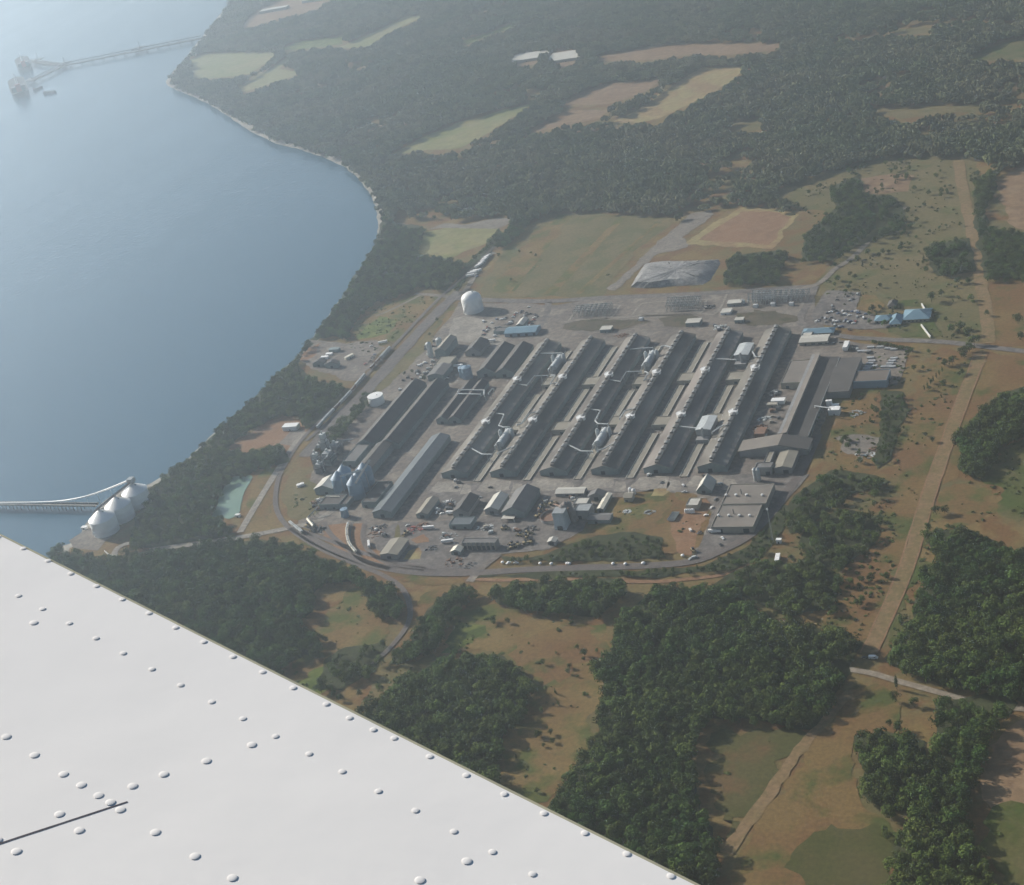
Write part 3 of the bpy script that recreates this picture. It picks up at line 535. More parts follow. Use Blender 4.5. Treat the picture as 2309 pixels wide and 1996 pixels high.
flat('mill_building', 'lower grey mill block in front of the storage shed nearest the oil tank', 'mill', (q[0]+3,q[0]+22,ya,q[2]-1), 9, w_teal, r_grey, [('S',q[0]+12,4,4)])
gabled('mill_building', 'dark gabled mill block in front of the storage shed by the slate blue shed', 'mill', (q2[0]-2,q2[0]+20,ya-25,q2[2]-1), 10, 14, w_teal, r_dark, 'y', [('S',q2[0]+9,4,4)])
flat('mill_building', 'dark low mill block just east of the blue grey silos', 'mill', (g('P3',1060,1080).x,g('P3',1200,1100).x+4,g('P3',1060,1080).y-14,g('P3',1400,880).y), 8, w_teal, r_dark, [('S',g('P3',1100,1090).x,4,4)])
for n_, fl, fr, bl in (('nearer the storage sheds',(1740,1075),(1830,1085),(1990,780)), ('nearer the westernmost shed',(1885,1065),(2010,1085),(2180,760))):
    a = g('Z7',*fl); b = g('Z7',*fr); d = g('Z8',430 if 'storage' in n_ else 560,565,7); gabled('narrow_shed', 'narrow gabled shed with a sunlit west roof, '+n_, 'shed', (a.x,a.x+17,a.y,d.y), 7, 11.5, w_teal, r_dark, 'y', [('S',a.x+8,4,4)])
for n_, fl, bl in (('west one of the pair by the car park',(395,520),(565,165)), ('east one of the pair by the car park',(610,525),(800,160))):
    a = g('Z8',*fl); d = g('Z8',*bl,8); gabled('gabled_shed', 'dark gabled shed, '+n_, 'shed', (a.x,a.x+27,a.y,d.y), 8, 15, w_teal, r_dark, 'y', [('S',a.x+13,5,5)])
a = g('Q8',380,1045); b = g('Q8',740,1035); d = g('Q8',590,655,9); gabled('workshop', 'broad grey workshop with a half tan roof by the rail yard', 'workshop', (a.x,b.x,a.y,d.y), 9, 12, w_teal, r_grey, 'y', [('S',(a.x+b.x)/2,5,5)])
a = g('Q8',600,650); b = g('Q8',950,650); flat('workshop', 'tan flat roofed annex behind the broad grey workshop', 'workshop', (a.x+4,b.x+4,d.y+1,d.y+26), 9, w_tan, r_tan)
a = g('Q8',560,510); b = g('Q8',900,480); d = g('Q8',740,240,12); gabled('process_building', 'pale green processing block among small tanks by the rail yard', 'process building', (a.x,b.x-6,a.y,a.y+45), 12, 16, w_teal, r_tan, 'y', [('S',a.x+8,4,4)])
a = g('Q8',1250,460); gabled('gabled_shed', 'small dark gabled shed alone in the yard south of the car park', 'shed', (a.x,a.x+24,a.y,a.y+36), 7, 13, w_grey, r_dark, 'y', [('S',a.x+12,4,4)])
for k, (c_, x_, y_, r_, h_, l_) in enumerate((('Q8',450,470,4,22,'tall pale narrow silo at the west corner of the green processing block'), ('Q8',640,190,4.5,10,'short pale silo behind the green processing block'), ('Q8',1310,960,7,17,'blue grey silo standing between the paired sheds and the workshop'), ('Q8',1215,930,6,15,'smaller blue grey silo next to the one between sheds and workshop'), ('P3',770,1275,4.5,11,'small pale blue cylinder tank in front of the silos'))):
    tank('silo', l_, 'silo', g(c_,x_,y_), r_, h_, 'flat' if k in (4,) else 2.5, m_silo if k > 1 else m_duct, None, None, 20)
# blue grey silo bank
SB = [('front silo of the east row in the blue grey bank', (938,1010)), ('middle silo of the east row in the blue grey bank', (1000,925)), ('back silo of the east row in the blue grey bank', (1065,835)), ('front silo of the west row in the blue grey bank', (725,945)), ('back silo of the west row in the blue grey bank', (795,860))]
for l_, p_ in SB: tank('silo', 'tall sunlit '+l_, 'silo', g('P3',*p_), 9.5, 21, 9, m_silo, None, 'tall blue grey silos', 24)
a = g('P3',690,735,27); b = g('P3',1010,640,30); t = thing('conveyor_bridge', 'high pale conveyor bridge running over the silo bank', 'conveyor', (a.x,a.y,0))
MB().tube([a,b],1.3,4).build('gallery', m_duct, t); MB().tube([g('P3',900,825,27),b,g('P3',1085,520,22)],1.6,4).build('gallery', r_light, t)
bb = MB(); [bb.tube([(p.x,p.y,0),(p.x,p.y,p.z-1)],.5,6) for p in (a,b,(a+b)/2)]; bb.build('trestle', m_alu, t)
a = g('P3',520,985); gabled('hopper_house', 'grey shed with one cream lit roof slope left of the silo bank', 'shed', (a.x-16,a.x+10,a.y,a.y+26), 9, 14, w_teal, r_light, 'y', [('S',a.x,4,4)])
a = g('P3',560,1180); flat('control_house', 'low dark equipment house in front of the silo bank', 'plant house', (a.x-14,a.x+14,a.y,a.y+24), 7, w_teal, r_dark, [('S',a.x-6,3,3),('S',a.x+6,3,3)])
a = g('P3',700,1170); flat('control_house', 'long low dark building between silo bank and small blue tank', 'plant house', (a.x-12,a.x+10,a.y,a.y+52), 6, w_teal, r_dark)
# inclined conveyors at the rail unloader
def conveyor(lab, p, q_, w=1.5, m=m_cream):
    t = thing('conveyor', lab, 'conveyor', (p.x,p.y,0)); MB().tube([p,q_],w,4).build('gallery', m, t)
    bb = MB()
    for k in (.25,.5,.8):
        r_ = p.lerp(q_,k); bb.tube([(r_.x-1.2,r_.y,0),(r_.x,r_.y,r_.z-w*.7)],.25,5); bb.tube([(r_.x+1.2,r_.y,0),(r_.x,r_.y,r_.z-w*.7)],.25,5)
    bb.build('trestle', m_alu, t)
conveyor('cream inclined conveyor by the rail curve', g('P3',255,1300,3), g('P3',335,1395,5), 1.8)
conveyor('thin pale conveyor climbing to the dark equipment house', g('P3',250,1295,3), g('P3',395,1140,10), .8, m_duct)
conveyor('pale horizontal conveyor left of the front silo', g('P3',510,1000,8), g('P3',680,1005,8), .9)
# paste plant: tangle of towers, ducts and hoppers beside the rail line
def tower(lab, c, w, d, h, m=m_alu, top=None):
    t = thing('process_tower', lab, 'tower', (c.x,c.y,0), 'process towers by the rail line'); x, y = c.x, c.y
    MB().box(x-w/2,x+w/2,y-d/2,y+d/2,0,h*.62).build('lower_storey', m, t); MB().box(x-w*.36,x+w*.36,y-d*.36,y+d*.36,h*.625,h).build('upper_storey', top or m, t)
    bb = MB()
    for sx in (-1,1):
        for sy in (-1,1): bb.box(x+sx*w*.56-.2,x+sx*w*.56+.2,y+sy*d*.56-.2,y+sy*d*.56+.2,0,h*.8)
    for z in (h*.3,h*.63,h*.8):
        bb.box(x-w*.6,x+w*.6,y-d*.6,y-d*.52,z,z+.3); bb.box(x-w*.6,x+w*.6,y+d*.52,y+d*.6,z,z+.3); bb.box(x-w*.6,x-w*.52,y-d*.52,y+d*.52,z,z+.3); bb.box(x+w*.52,x+w*.6,y-d*.52,y+d*.52,z,z+.3)
    bb.build('steel_frame', m_dkmet, t); MB().rings(x,y,[(w*.12,h),(w*.12,h+4),(0,h+4)],8).build('vent_pipe', m_duct, t); return t
for lab, p_, w_, d_, h_, m1, m2 in (('tallest pale process tower, at the north of the tangle',(530,435),9,10,30,m_alu,m_duct), ('grey process tower with hoppers right of the tallest one',(650,420),14,14,14,m_dkmet,m_alu), ('rusty pink process tower left of the tallest one',(450,420),9,10,13,m_rust,m_alu), ('dark blocky process tower at the middle of the tangle',(560,560),14,16,17,w_teal,m_alu), ('process tower with pale pipes at the west edge of the tangle',(400,590),8,9,18,m_alu,m_duct), ('squat process tower at the south foot of the tangle',(440,680),10,10,13,m_dkmet,m_alu), ('low brown process tower by the pale vertical pipes',(370,500),8,8,9,m_rust,m_dkmet)): tower(lab, g('P3',*p_), w_, d_, h_, m1, m2)
for lab, p_, q_, z0, z1 in (('steep pale pipe up the tallest process tower',(600,450),(550,330),3,24), ('fat tan duct leaning across the tangle of towers',(430,560),(530,450),5,16), ('pale upright pipe at the west edge of the tangle',(480,660),(445,540),2,14), ('thin pale pipe leaning over the rusty tower',(420,660),(385,520),2,16), ('tan pipe running east from the tallest tower',(560,270),(870,240),4,4)): conveyor(lab, g('P3',*p_,z0), g('P3',*q_,z1), .9, m_duct)
# ---- storage tanks
tank('storage_tank', 'huge white domed tank beside the car park', 'tank', g('A',959.4,629.2), 15.6, 20, 'dome', m_white, None, None, 48)
tank('storage_tank', 'flat topped white oil tank by the railway', 'tank', g('Z7',1040,828), 10.8, 12.5, 'flat', m_white, None, None, 40)
# three cone roofed tanks on the shore
TK = [Vector((q_.x,q_.y,0)) for q_ in gs('A', [(199.7,1032),(232,1005.5),(265.8,978)], 32)]
for p_, l_ in zip(TK, ('nearest the wing', 'in the middle', 'farthest along the shore')): tank('shore_tank', 'big white cone roofed tank on the shore, '+l_, 'tank', p_, 17, 21, 11, m_white, None, 'three white cone roofed tanks on the shore', 40)
t = thing('conveyor_gallery', 'brown conveyor gallery running over the tops of the three shore tanks', 'conveyor', (TK[0].x,TK[0].y,0)); d_ = (TK[2]-TK[0]).normalized()
MB().tube([TK[0]-d_*6+Vector((0,0,34.2)), TK[2]+d_*8+Vector((0,0,34.2))], 1.7, 4).build('gallery', mat('gallery_brown', (.25,.17,.15), (.2,.15,.13), .3, .7), t)
MB().box(TK[2].x-4,TK[2].x+4,TK[2].y-3,TK[2].y+5,32.6,39).build('head_house', m_alu, t)
bb = MB(); [bb.box(p.x-1,p.x+1,p.y-1,p.y+1,31.6,33) for p in TK]; bb.build('support', m_alu, t)
# near pier with its white conveyor tube
pa = g('P7',-500,475,3); pb = g('P7',760,490,3); t = thing('pier', 'long dark pier reaching into the water from the three shore tanks', 'pier', (pb.x,pb.y,0))
dv = (pb-pa); L_ = dv.length; dv.normalize(); nv = Vector((-dv.y,dv.x,0))
MB().obox((pa+pb)/2, dv, L_, 8, 4.2, 5.4).build('deck', m_conc, t); bb = MB()
for k in range(int(L_/13)):
    c_ = pa+dv*(k*13)
    for s in (-3,3): p_ = c_+nv*s; MB().tube([(p_.x,p_.y,-4),(p_.x,p_.y,4.25)],.6,6).build('pile', m_dkmet, t)
for s in (-3.9,3.9): MB().obox((pa+pb)/2+nv*s, dv, L_, .25, 5.4, 6.5).build('railing', m_alu, t)
MB().obox((pa+pb)/2+nv*2, dv, L_, 1.6, 5.45, 7.6).build('pipe_rack', m_dkmet, t)
t = thing('tube_conveyor', 'thin white conveyor tube rising from the pier to the farthest shore tank', 'conveyor', (pb.x,pb.y,0))
cv = curve([g('P7',-500,462,9), g('P7',0,463,9), g('P7',400,455,11), g('P7',620,425,18), g('P7',800,370,25), TK[2]+Vector((-3,0,36))], 8); MB().tube(cv, 1.25, 8).build('tube', m_white, t, True)
bb = MB(); [bb.tube([(p.x,p.y,-4),(p.x,p.y,p.z-1)],.3,5) for p in cv[2:-2:4]]; bb.build('trestle', m_alu, t)
patch('gravel_pad', gs('P7', [(540,760),(640,690),(720,650),(900,700),(830,760),(760,840),(580,820)]), .4, m_gravel, 1)
# guard rail at the bend and small white huts below
def hut(lab, c, l, w, h, m, ax=(1,0), cat='hut', name='hut', rm=None):
    t = thing(name, lab, cat, (c.x,c.y,0)); MB().obox(c, ax, l, w, -.3, h).build('wall', m, t); MB().obox(c, ax, l+.6, w+.6, h+.03, h+.4).build('roof', rm or m, t)
    a = Vector((ax[0],ax[1],0)).normalized(); n = Vector((a.y,-a.x,0)); p = c+n*(w/2+.06); MB().obox(p, ax, 1.6, .1, 0, 2.1).build('door', m_door, t); return t
for lab, c_, x_, y_, l_, w_, h_, m_ in (('white hut at the water edge below the nearest shore tank','P7',660,665,7,5,3,m_white), ('white pump hut on the shore by the wing edge','P7',580,905,9,4,3,m_white), ('small pale hut by the pond outlet','P7',1855,570,6,4,3,w_white), ('grey hut at the pond corner','P7',1640,600,8,5,3,m_rust), ('white shed with a dark side on the red dirt clearing','P8',785,335,22,11,6,m_white), ('long white roof in the reddish clearing at the top of the photo','T1',1645,65,95,28,8,r_light), ('lower white roof beside the reddish strip near the far shore','T1',1370,165,70,26,7,r_light), ('white roof at the very top edge of the photo','T1',1885,5,80,26,8,r_light), ('pale roof in the left one of the far forest clearings','T2',1285,340,95,60,6,r_light), ('white roof in the right one of the far forest clearings','T2',1515,335,100,70,6,r_light), ('pale farmhouse roof among trees above the park lawn','T2',905,1243,28,12,6,w_white), ('small pale beach house by the far shore','T1',1525,740,28,14,6,w_white)):
    hut(lab, g(c_,x_,y_), l_, w_, h_, m_, (1,.05), 'building' if l_ > 20 else 'hut', 'small_building' if l_ > 20 else 'hut')
for k, (x_, y_) in enumerate(((870,985),(905,972))): tank('water_tank', ('left' if k == 0 else 'right')+' one of two small white tanks on the dry triangle by the rail curve', 'tank', g('P8',x_,y_), 3, 3.5, 'flat', m_white, None, None, 14, False)
# ---- compound by the shore clearing
for lab, q_, h_, wm, rm in (('dark gabled shed, west one in the shore compound',((300,400),(410,420),(410,325)),6,w_teal,r_light), ('dark square gabled shed, east one in the shore compound',((450,415),(560,440),(530,345)),7,w_teal,r_light)):
    a = g('Z7',*q_[0]); b = g('Z7',*q_[1]); d = g('Z7',*q_[2],6); gabled('compound_shed', lab, 'shed', (a.x,b.x,a.y-2,d.y), h_, h_+4, wm, r_dark, 'y', [('S',(a.x+b.x)/2,4,4)])
for lab, x_, y_, l_, w_, h_, m_ in (('white trailer hut north of the west compound shed',430,302,12,5,3,m_white), ('smaller white hut beyond the white trailer hut',482,265,10,5,3,m_white), ('pale green hut at the trees of the shore compound',548,222,16,8,5,w_teal), ('cream and yellow shed in the middle of the shore compound',715,300,14,5,4,m_cream)): hut(lab, g('Z7',x_,y_), l_, w_, h_, m_, (.6,1) if 'cream' in lab else (1,0))
# ---- warehouses south of the potrooms
def gq(c, fl, fr, bl, h): a = g(c,*fl); b = g(c,*fr); d = g(c,*bl,h); y = (a.y+b.y)/2; return (a.x, b.x, y, max(d.y, y+8))
for lab, c_, fl, fr, bl, h, r, wm, rm in (
 ('tan roofed gabled warehouse with a pale lean-to, just east of the slate blue shed','P4',(832,618),(965,618),(1000,385),6,9,w_teal,r_tan),
 ('dark roofed gabled warehouse second in the row below the long sheds','P4',(1262,600),(1440,602),(1390,360),7,12,w_grey,r_dark),
 ('warehouse with one bright cream roof slope, third in the row below the long sheds','P4',(1637,570),(1790,580),(1745,340),7,11,w_grey,r_light),
 ('largest gabled warehouse in the row below the long sheds, dark east slope','P5',(35,545),(280,580),(250,225),8,15,w_teal,r_grey),
 ('broad low gabled shed with a pale roof inside the rail curve','P4',(418,1095),(610,1105),(575,862),7,9,w_grey,r_tan),
 ('small white roofed shed in front of the wide grey workshop','P4',(1237,1045),(1345,1050),(1290,950),5,7.5,w_teal,m_cream),
 ('square slate roofed shed east of the long low office','P5',(1030,355),(1205,362),(1080,255),6,10,w_grey,r_grey),
 ('small olive roofed shed with grey walls at the edge of the dry brush','P5',(555,880),(640,888),(605,800),5,6.5,w_grey,r_light)):
    q = gq(c_, fl, fr, bl, h); gabled('warehouse', lab, 'warehouse', q, h, r, wm, rm, 'y', [('S',(q[0]+q[1])/2,5,4.5)], (), None, .8)
    if 'tan roof and pale' in lab or 'largest' in lab:
        t = thing('canopy', 'pale canopy on posts in front of the '+('tan roofed' if 'tan' in lab else 'largest')+' gabled warehouse', 'canopy', ((q[0]+q[1])/2,q[2]-5,0)); x0, x1 = q[0]+2, q[0]+(q[1]-q[0])*.62
        MB().box(x0,x1,q[2]-9,q[2]-.9,4.4,4.8).build('roof', r_light, t); bb = MB(); [bb.box(x-.2,x+.2,q[2]-8.6,q[2]-8.2,0,4.38) for x in (x0+.5,(x0+x1)/2,x1-.5)]; bb.build('post', m_alu, t)
a = g('P4',1370,985); b = g('P4',1760,990); d = g('P4',1335,850,9); q = (a.x,b.x,a.y,d.y)
WS = flat('workshop', 'wide grey workshop with upright bays along its front wall', 'workshop', q, 9, w_grey, r_grey, [('S',a.x+(b.x-a.x)*(k+.5)/7,4.2,5) for k in range(7)])
for k in range(8): u = a.x+1+(b.x-a.x-2)*k/7; o = MB().box(u-.5,u+.5,q[2]-1.2,q[2]-.25,0,9.4).build('buttress', w_tan, WS)
a = g('P4',1215,745); b = g('P4',1465,745); flat('equipment_house', 'low blue grey equipment house between the warehouses and the wide workshop', 'plant house', (a.x,b.x,a.y,a.y+17), 6, w_teal, r_blue, [('S',a.x+6,4,4),('S',a.x+20,3,3)])
a = g('P5',640,315); b = g('P5',965,318); gabled('site_office', 'long low pale office with a white kerb, beside the road below the long sheds', 'office', (a.x,b.x,a.y,a.y+13), 4.5, 6.2, w_grey, r_light, 'x', [('S',a.x+20,2,2.5)], [('S',a.x+6+8*k,4,1.4,2.8) for k in range(1,7)])
a = g('P5',1440,378); b = g('P5',1535,378); gabled('pump_house', 'beige pump house beside white bottles on the kerbed island', 'pump house', (a.x,b.x,a.y,a.y+11), 6, 8, w_tan, r_tan, 'x', [('S',a.x+3,3,3)])
for k, (x_, y_) in enumerate(((1515,270),(1555,285))): tank('gas_bottle', ('left' if not k else 'right')+' white upright bottle beside the beige pump house', 'tank', g('P5',x_,y_), 2.2, 6, 'dome', m_white, None, None, 14, False)
a = g('P5',1015,630); b = g('P5',1265,640); gabled('long_hut', 'long low grey green building with two white bands, edge of the dry brush', 'building', (a.x,b.x,a.y,a.y+14), 5, 7, w_teal, r_grey, 'x', [('S',a.x+10,3,3)])
a = g('P5',1130,500); gabled('white_shed', 'narrow white roofed shed standing end on, right of the batch plant', 'shed', (a.x,a.x+7,a.y,a.y+34), 5, 6, w_teal, m_cream, 'y', [('S',a.x+3,2.5,3)])
# batch plant
c_ = g('P5',595,570); t = thing('settling_basin', 'open round steel basin with rusty inside, left of the batch plant', 'basin', (c_.x,c_.y,0)); MB().rings(c_.x,c_.y,[(13,0),(13,5),(12.4,5),(12.4,.9),(0,.9)],32).build('shell', w_grey, t, True); MB().rings(c_.x,c_.y,[(12.3,3.2),(9,2.6),(0,2.4)],24).build('sludge', m_rust, t); MB().rings(c_.x,c_.y,[(13.3,4.7),(13.3,5.2),(12.8,5.2)],32).build('rim', m_rust, t)
c_ = g('P5',705,690); t = thing('inclined_bunker', 'tall pale bunker with a slanted white face, at the south of the batch plant', 'bunker', (c_.x,c_.y,0)); x, y = c_.x, c_.y
MB().add([(x-7,y-3,0),(x+7,y-3,0),(x+7,y+14,0),(x-7,y+14,0),(x-7,y+2,19),(x+5,y+2,19),(x+5,y+14,19),(x-7,y+14,19)],[(3,2,1,0),(4,5,6,7),(0,1,5,4),(1,2,6,5),(2,3,7,6),(3,0,4,7)]).build('body', m_duct, t); MB().box(x-7.6,x-7.05,y+1,y+14.4,0,19.4).build('edge', m_white, t); MB().box(x-8,x+6,y+1.4,y+15,19.05,19.7).build('roof', m_alu, t); MB().box(x-3,x+3,y-3.4,y-2,0,5).build('door', m_door, t)
for k, (x_, y_, r_, h_) in enumerate(((755,600,4,20),(790,590,4,22),(825,575,4,21),(860,600,3.5,15))): tank('batch_silo', ('westernmost','second','third','easternmost')[k]+' slim brownish silo of the batch plant', 'silo', g('P5',x_,y_), r_, h_, 3, mat('dusty_brown', (.30,.25,.22), (.24,.2,.18), .2, .8), None, 'batch plant silos', 14, False)
a = g('P5',870,580); flat('batch_house', 'blue grey block building at the east of the batch plant', 'plant house', (a.x,a.x+18,a.y,a.y+16), 11, w_grey, m_alu, [('S',a.x+6,4,5)]); a = g('P5',860,470); flat('batch_house', 'low pale block with a grey lid behind the batch plant', 'plant house', (a.x,a.x+16,a.y,a.y+14), 8, w_grey, r_light)
conveyor('rusty conveyor from the round basin to the batch silos', g('P5',620,400,4), g('P5',790,450,20), 1.2, m_rust)
# flat roofed store
t = flat('flat_warehouse', 'big flat roofed warehouse with round roof vents and two dark doors', 'warehouse', (357,403,-135,-90), 7.5, w_tan, r_flat, [('S',366,6.5,5.5),('S',395,6.5,5.5)]); HB = t
flat('flat_warehouse', 'slightly taller northern half of the flat roofed warehouse', 'warehouse', (357.5,407,-89.5,-47), 8.5, w_tan, r_flat, [('W',-70,5,4)])
for k, (x_, y_) in enumerate(((972,352),(1088,352),(1210,352),(1392,352),(882,590),(1002,590),(1125,590),(1245,590))):
    c_ = g('P6',x_,y_,8.6 if k < 4 else 7.6); z = 8.5 if k < 4 else 7.5; t = thing('roof_vent', f'white round vent on the flat warehouse\'s {"northern" if k < 4 else "southern"} roof, {("first","second","third","fourth")[k%4]} from the west', 'roof vent', (c_.x,c_.y,z), 'round vents on the flat warehouse')
    MB().rings(c_.x,c_.y,[(1.1,z),(1.1,z+1.1)],12).build('base', m_alu, t, True); MB().rings(c_.x,c_.y,[(1.5,z+1),(1.6,z+1.7),(1.2,z+2.2),(0,z+2.4)],12).build('cap', m_white, t, True)
for k, (x_, y_) in enumerate(((1150,330),(1060,565))):
    c_ = g('P6',x_,y_,8.6 if k < 1 else 7.6); z = 8.5 if k < 1 else 7.5; t = thing('roof_stack', ('northern','southern')[k]+' thin dark stack on the flat warehouse roof', 'stack', (c_.x,c_.y,z)); MB().rings(c_.x,c_.y,[(.5,z),(.45,z+6),(.35,z+6),(.3,z+5)],10).build('pipe', m_dkmet, t, True); MB().tube([(c_.x+2.5,c_.y-1,z),(c_.x,c_.y,z+4.4)],.08,4).build('guy_wire', m_dkmet, t)
q = gq('P6',(632,330),(760,330),(700,205),9); gabled('steep_shed', 'steep shed with a bright white west slope, north of the flat warehouse', 'shed', (q[0],q[0]+17,q[2],q[2]+22), 4, 13, w_teal, r_light, 'y', [('S',q[0]+8,4,4)])
a = g('P6',500,545); b = g('P6',635,550); flat('filling_house', 'pale flat roofed filling house west of the flat warehouse', 'plant house', (a.x,b.x,a.y+4,a.y+20), 6, w_tan, r_light, [('W',a.y+12,4,3.5)])
for k in range(5):
    c_ = g('P6',505+22*k,556); tank('pressure_vessel', f'upright white vessel in front of the filling house, {("westernmost","second","middle","fourth","easternmost")[k]} of five', 'tank', c_, 1.5, 4.5, 'dome', m_white, None, 'white vessels by the filling house', 12, False)
# tall thin mast at the right
c_ = g('P6',1522,905); t = thing('lattice_mast', 'tall slim lattice mast rising from the clearing right of the flat warehouse', 'mast', (c_.x,c_.y,0)); bb = MB()
for s, u in ((-.8,-.5),(.8,-.5),(0,.9)): bb.tube([(c_.x+s,c_.y+u,0),(c_.x+s*.4,c_.y+u*.4,41)],.16,5)
for k in range(20): z = k*2; f = 1-.6*z/41; bb.tube([(c_.x-.8*f,c_.y-.5*f,z),(c_.x+.8*f,c_.y-.5*f,z+2),(c_.x,c_.y+.9*f,z+1)],.07,4)
bb.build('lattice', m_alu, t); MB().rings(c_.x,c_.y,[(.9,40),(.9,42),(0,42.4)],10).build('head', m_white, t)
hut('white equipment hut at the foot of the lattice mast', g('P6',1590,900), 5, 4, 4, m_white); hut('long white hut at the lower edge of the mast clearing', g('P6',1575,1105), 4, 13, 4, m_white, (1,.1))
# ---- casting hall along the east side
a = g('P2',455,960,15); b = g('P2',735,295,15); y0 = a.y; y1 = b.y; xr = (a.x+b.x)/2; e = g('P2',640,985,7)
XC0, XC1 = xr-9, max(xr+24, e.x)
t = thing('casting_hall', 'very long dark roofed casting hall with a raised west bay, east side of the plant', 'industrial hall', ctr(XC0,XC1,y0,y1))
MB().box(XC0,XC1,y0,y1,-.5,9).build('wall', w_teal, t); MB().box(XC0+.1,xr+1,y0+.1,y1-.1,9.02,15.5).build('bay_wall', w_grey, t)
MB().add([(xr+1.05,y0-.8,11.6),(XC1+.8,y0-.8,9.3),(XC1+.8,y1+.8,9.3),(xr+1.05,y1+.8,11.6),(xr+1.05,y0-.8,12.1),(XC1+.8,y0-.8,9.8),(XC1+.8,y1+.8,9.8),(xr+1.05,y1+.8,12.1)],[(3,2,1,0),(4,5,6,7),(0,1,5,4),(1,2,6,5),(2,3,7,6),(3,0,4,7)]).build('roof', r_dark, t)
MB().add([(XC0-.6,y0-.6,14.2),(xr+1.6,y0-.6,16.6),(xr+1.6,y1+.6,16.6),(XC0-.6,y1+.6,14.2),(XC0-.6,y0-.6,14.6),(xr+1.6,y0-.6,17),(xr+1.6,y1+.6,17),(XC0-.6,y1+.6,14.6)],[(3,2,1,0),(4,5,6,7),(0,1,5,4),(1,2,6,5),(2,3,7,6),(3,0,4,7)]).build('bay_roof', r_flat, t)
MB().box(XC1+.85,XC1+1.3,y0,y1,9.2,10.2).build('eave_edge', m_alu, t); bb_ = MB(); face_box(bb_,'S',XC0,XC1,y0,y1,xr+8,6,0,6); bb_.build('door', m_door, t)
for k in range(int((y1-y0)/26)-1): bb_ = MB(); face_box(bb_,'E',XC0,XC1,y0,y1,y0+20+26*k,10,2.5,4.5); bb_.build('window', m_glass, t)
b = g('P2',940,330,9); gabled('casting_annex', 'dark roofed lean wing on the northeast side of the casting hall', 'industrial hall', (XC1+.3,XC1+28,g('P2',885,610,9).y,y1-2), 9, 10.5, w_grey, r_dark, 'x')
a = g('P2',910,590); b_ = g('P2',1310,575); d = g('P2',960,440,9); flat('cold_store', 'wide flat brown roofed store with a pale south wall, east end of the casting hall', 'warehouse', (XC1+28.5,b_.x,a.y,d.y), 9, m_silo, mat('brown_flat_roof', (.150,.125,.105), (.13,.11,.093), .05, .9), [('E',a.y+14,6,5)])
a = g('P2',410,540,8); d = g('P2',490,350,8); flat('roof_block', 'flat tan roofed annex along the west of the casting hall', 'industrial hall', (a.x,XC0-.3,a.y,d.y), 8, w_tan, r_flat, [('S',a.x+8,4,4)])
q = (xr-50,xr+30,g('P2',420,1095,9).y,y0-1.2); xm = xr-3; t = thing('casting_house', 'broad grey gabled front hall at the south end of the casting hall', 'industrial hall', ctr(*q))
MB().add([(q[0],q[2],-.5),(q[1],q[2],-.5),(q[1],q[3],-.5),(q[0],q[3],-.5),(q[0],q[2],8),(q[1],q[2],8),(q[1],q[3],8),(q[0],q[3],8),(xm,q[2],15),(xm,q[3],15)],[(0,1,5,8,4),(1,2,6,5),(2,3,7,9,6),(3,0,4,7)]).build('wall', w_grey, t)
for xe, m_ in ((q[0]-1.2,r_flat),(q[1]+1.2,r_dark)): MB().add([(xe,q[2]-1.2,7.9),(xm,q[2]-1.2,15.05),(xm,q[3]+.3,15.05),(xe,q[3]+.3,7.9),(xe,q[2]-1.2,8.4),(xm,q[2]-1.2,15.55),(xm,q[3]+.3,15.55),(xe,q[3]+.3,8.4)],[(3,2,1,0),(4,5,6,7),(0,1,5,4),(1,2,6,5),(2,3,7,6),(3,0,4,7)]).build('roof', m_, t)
bb_ = MB(); face_box(bb_,'W',*q,y0-20,5,0,5); bb_.build('door', m_door, t)
yf = g('P2',420,1095,9).y
q = (g('P2',355,1250,8).x,g('P2',500,1255,8).x,g('P2',420,1250,8).y,yf-1.5); gabled('bay_shed', 'three banded tan roofed bay shed at the south of the casting front', 'shed', (q[0],q[1],q[2],q[3]), 8, 10, w_grey, r_tan, 'y', [('S',(q[0]+q[1])/2+3,6,5)])
q = (g('P2',270,1200,8).x,g('P2',320,1210,8).x); flat('bay_shed', 'narrow tan roofed bay beside the three banded shed', 'shed', (q[0],q[1],g('P2',290,1210,8).y,yf-1.5), 8, w_grey, r_tan)
a = g('P2',195,1340); b = g('P2',330,1340); flat('scrap_house', 'dark flat roofed house with two white silos at its corner', 'plant house', (a.x,b.x,a.y+6,g('P2',220,1215,9).y), 10, w_grey, r_grey, [('S',a.x+14,5,5)])
for k, (x_, y_) in enumerate(((205,1362),(232,1362))): tank('lime_silo', ('left','right')[k]+' white upright silo at the corner of the dark flat roofed house', 'silo', g('P2',x_,y_), 2.3, 15, 2.5, m_duct, None, None, 14, False)
a = g('P2',205,1110,7); flat('dark_store', 'low dark roofed store on the west of the casting front', 'shed', (a.x,a.x+16,a.y,g('P2',240,1030,7).y), 7, w_grey, r_dark)
for k, (c_, x_, y_, w_, l_, h_, m_, lab) in enumerate((('P2',395,706,16,8,5,m_white,'white roofed box shed in the strip west of the casting hall'), ('P2',510,440,10,8,4,w_white,'white penthouse on the ground beside the annex roof'), ('P2',250,975,12,16,6,m_rust,'rusty skip house in the strip west of the casting hall'), ('P2',345,735,12,6,4,w_tan,'tan bin house left of the white roofed box shed'))): hut(lab, g(c_,x_,y_), w_, l_, h_, m_)
for k, (x_, y_, h_) in enumerate(((812,740,9),(836,738,9))): tank('fume_tank', ('left','right')[k]+' white upright tank east of the casting hall', 'tank', g('P2',x_,y_), 2.2, h_, 'flat', m_white, None, None, 12, False)
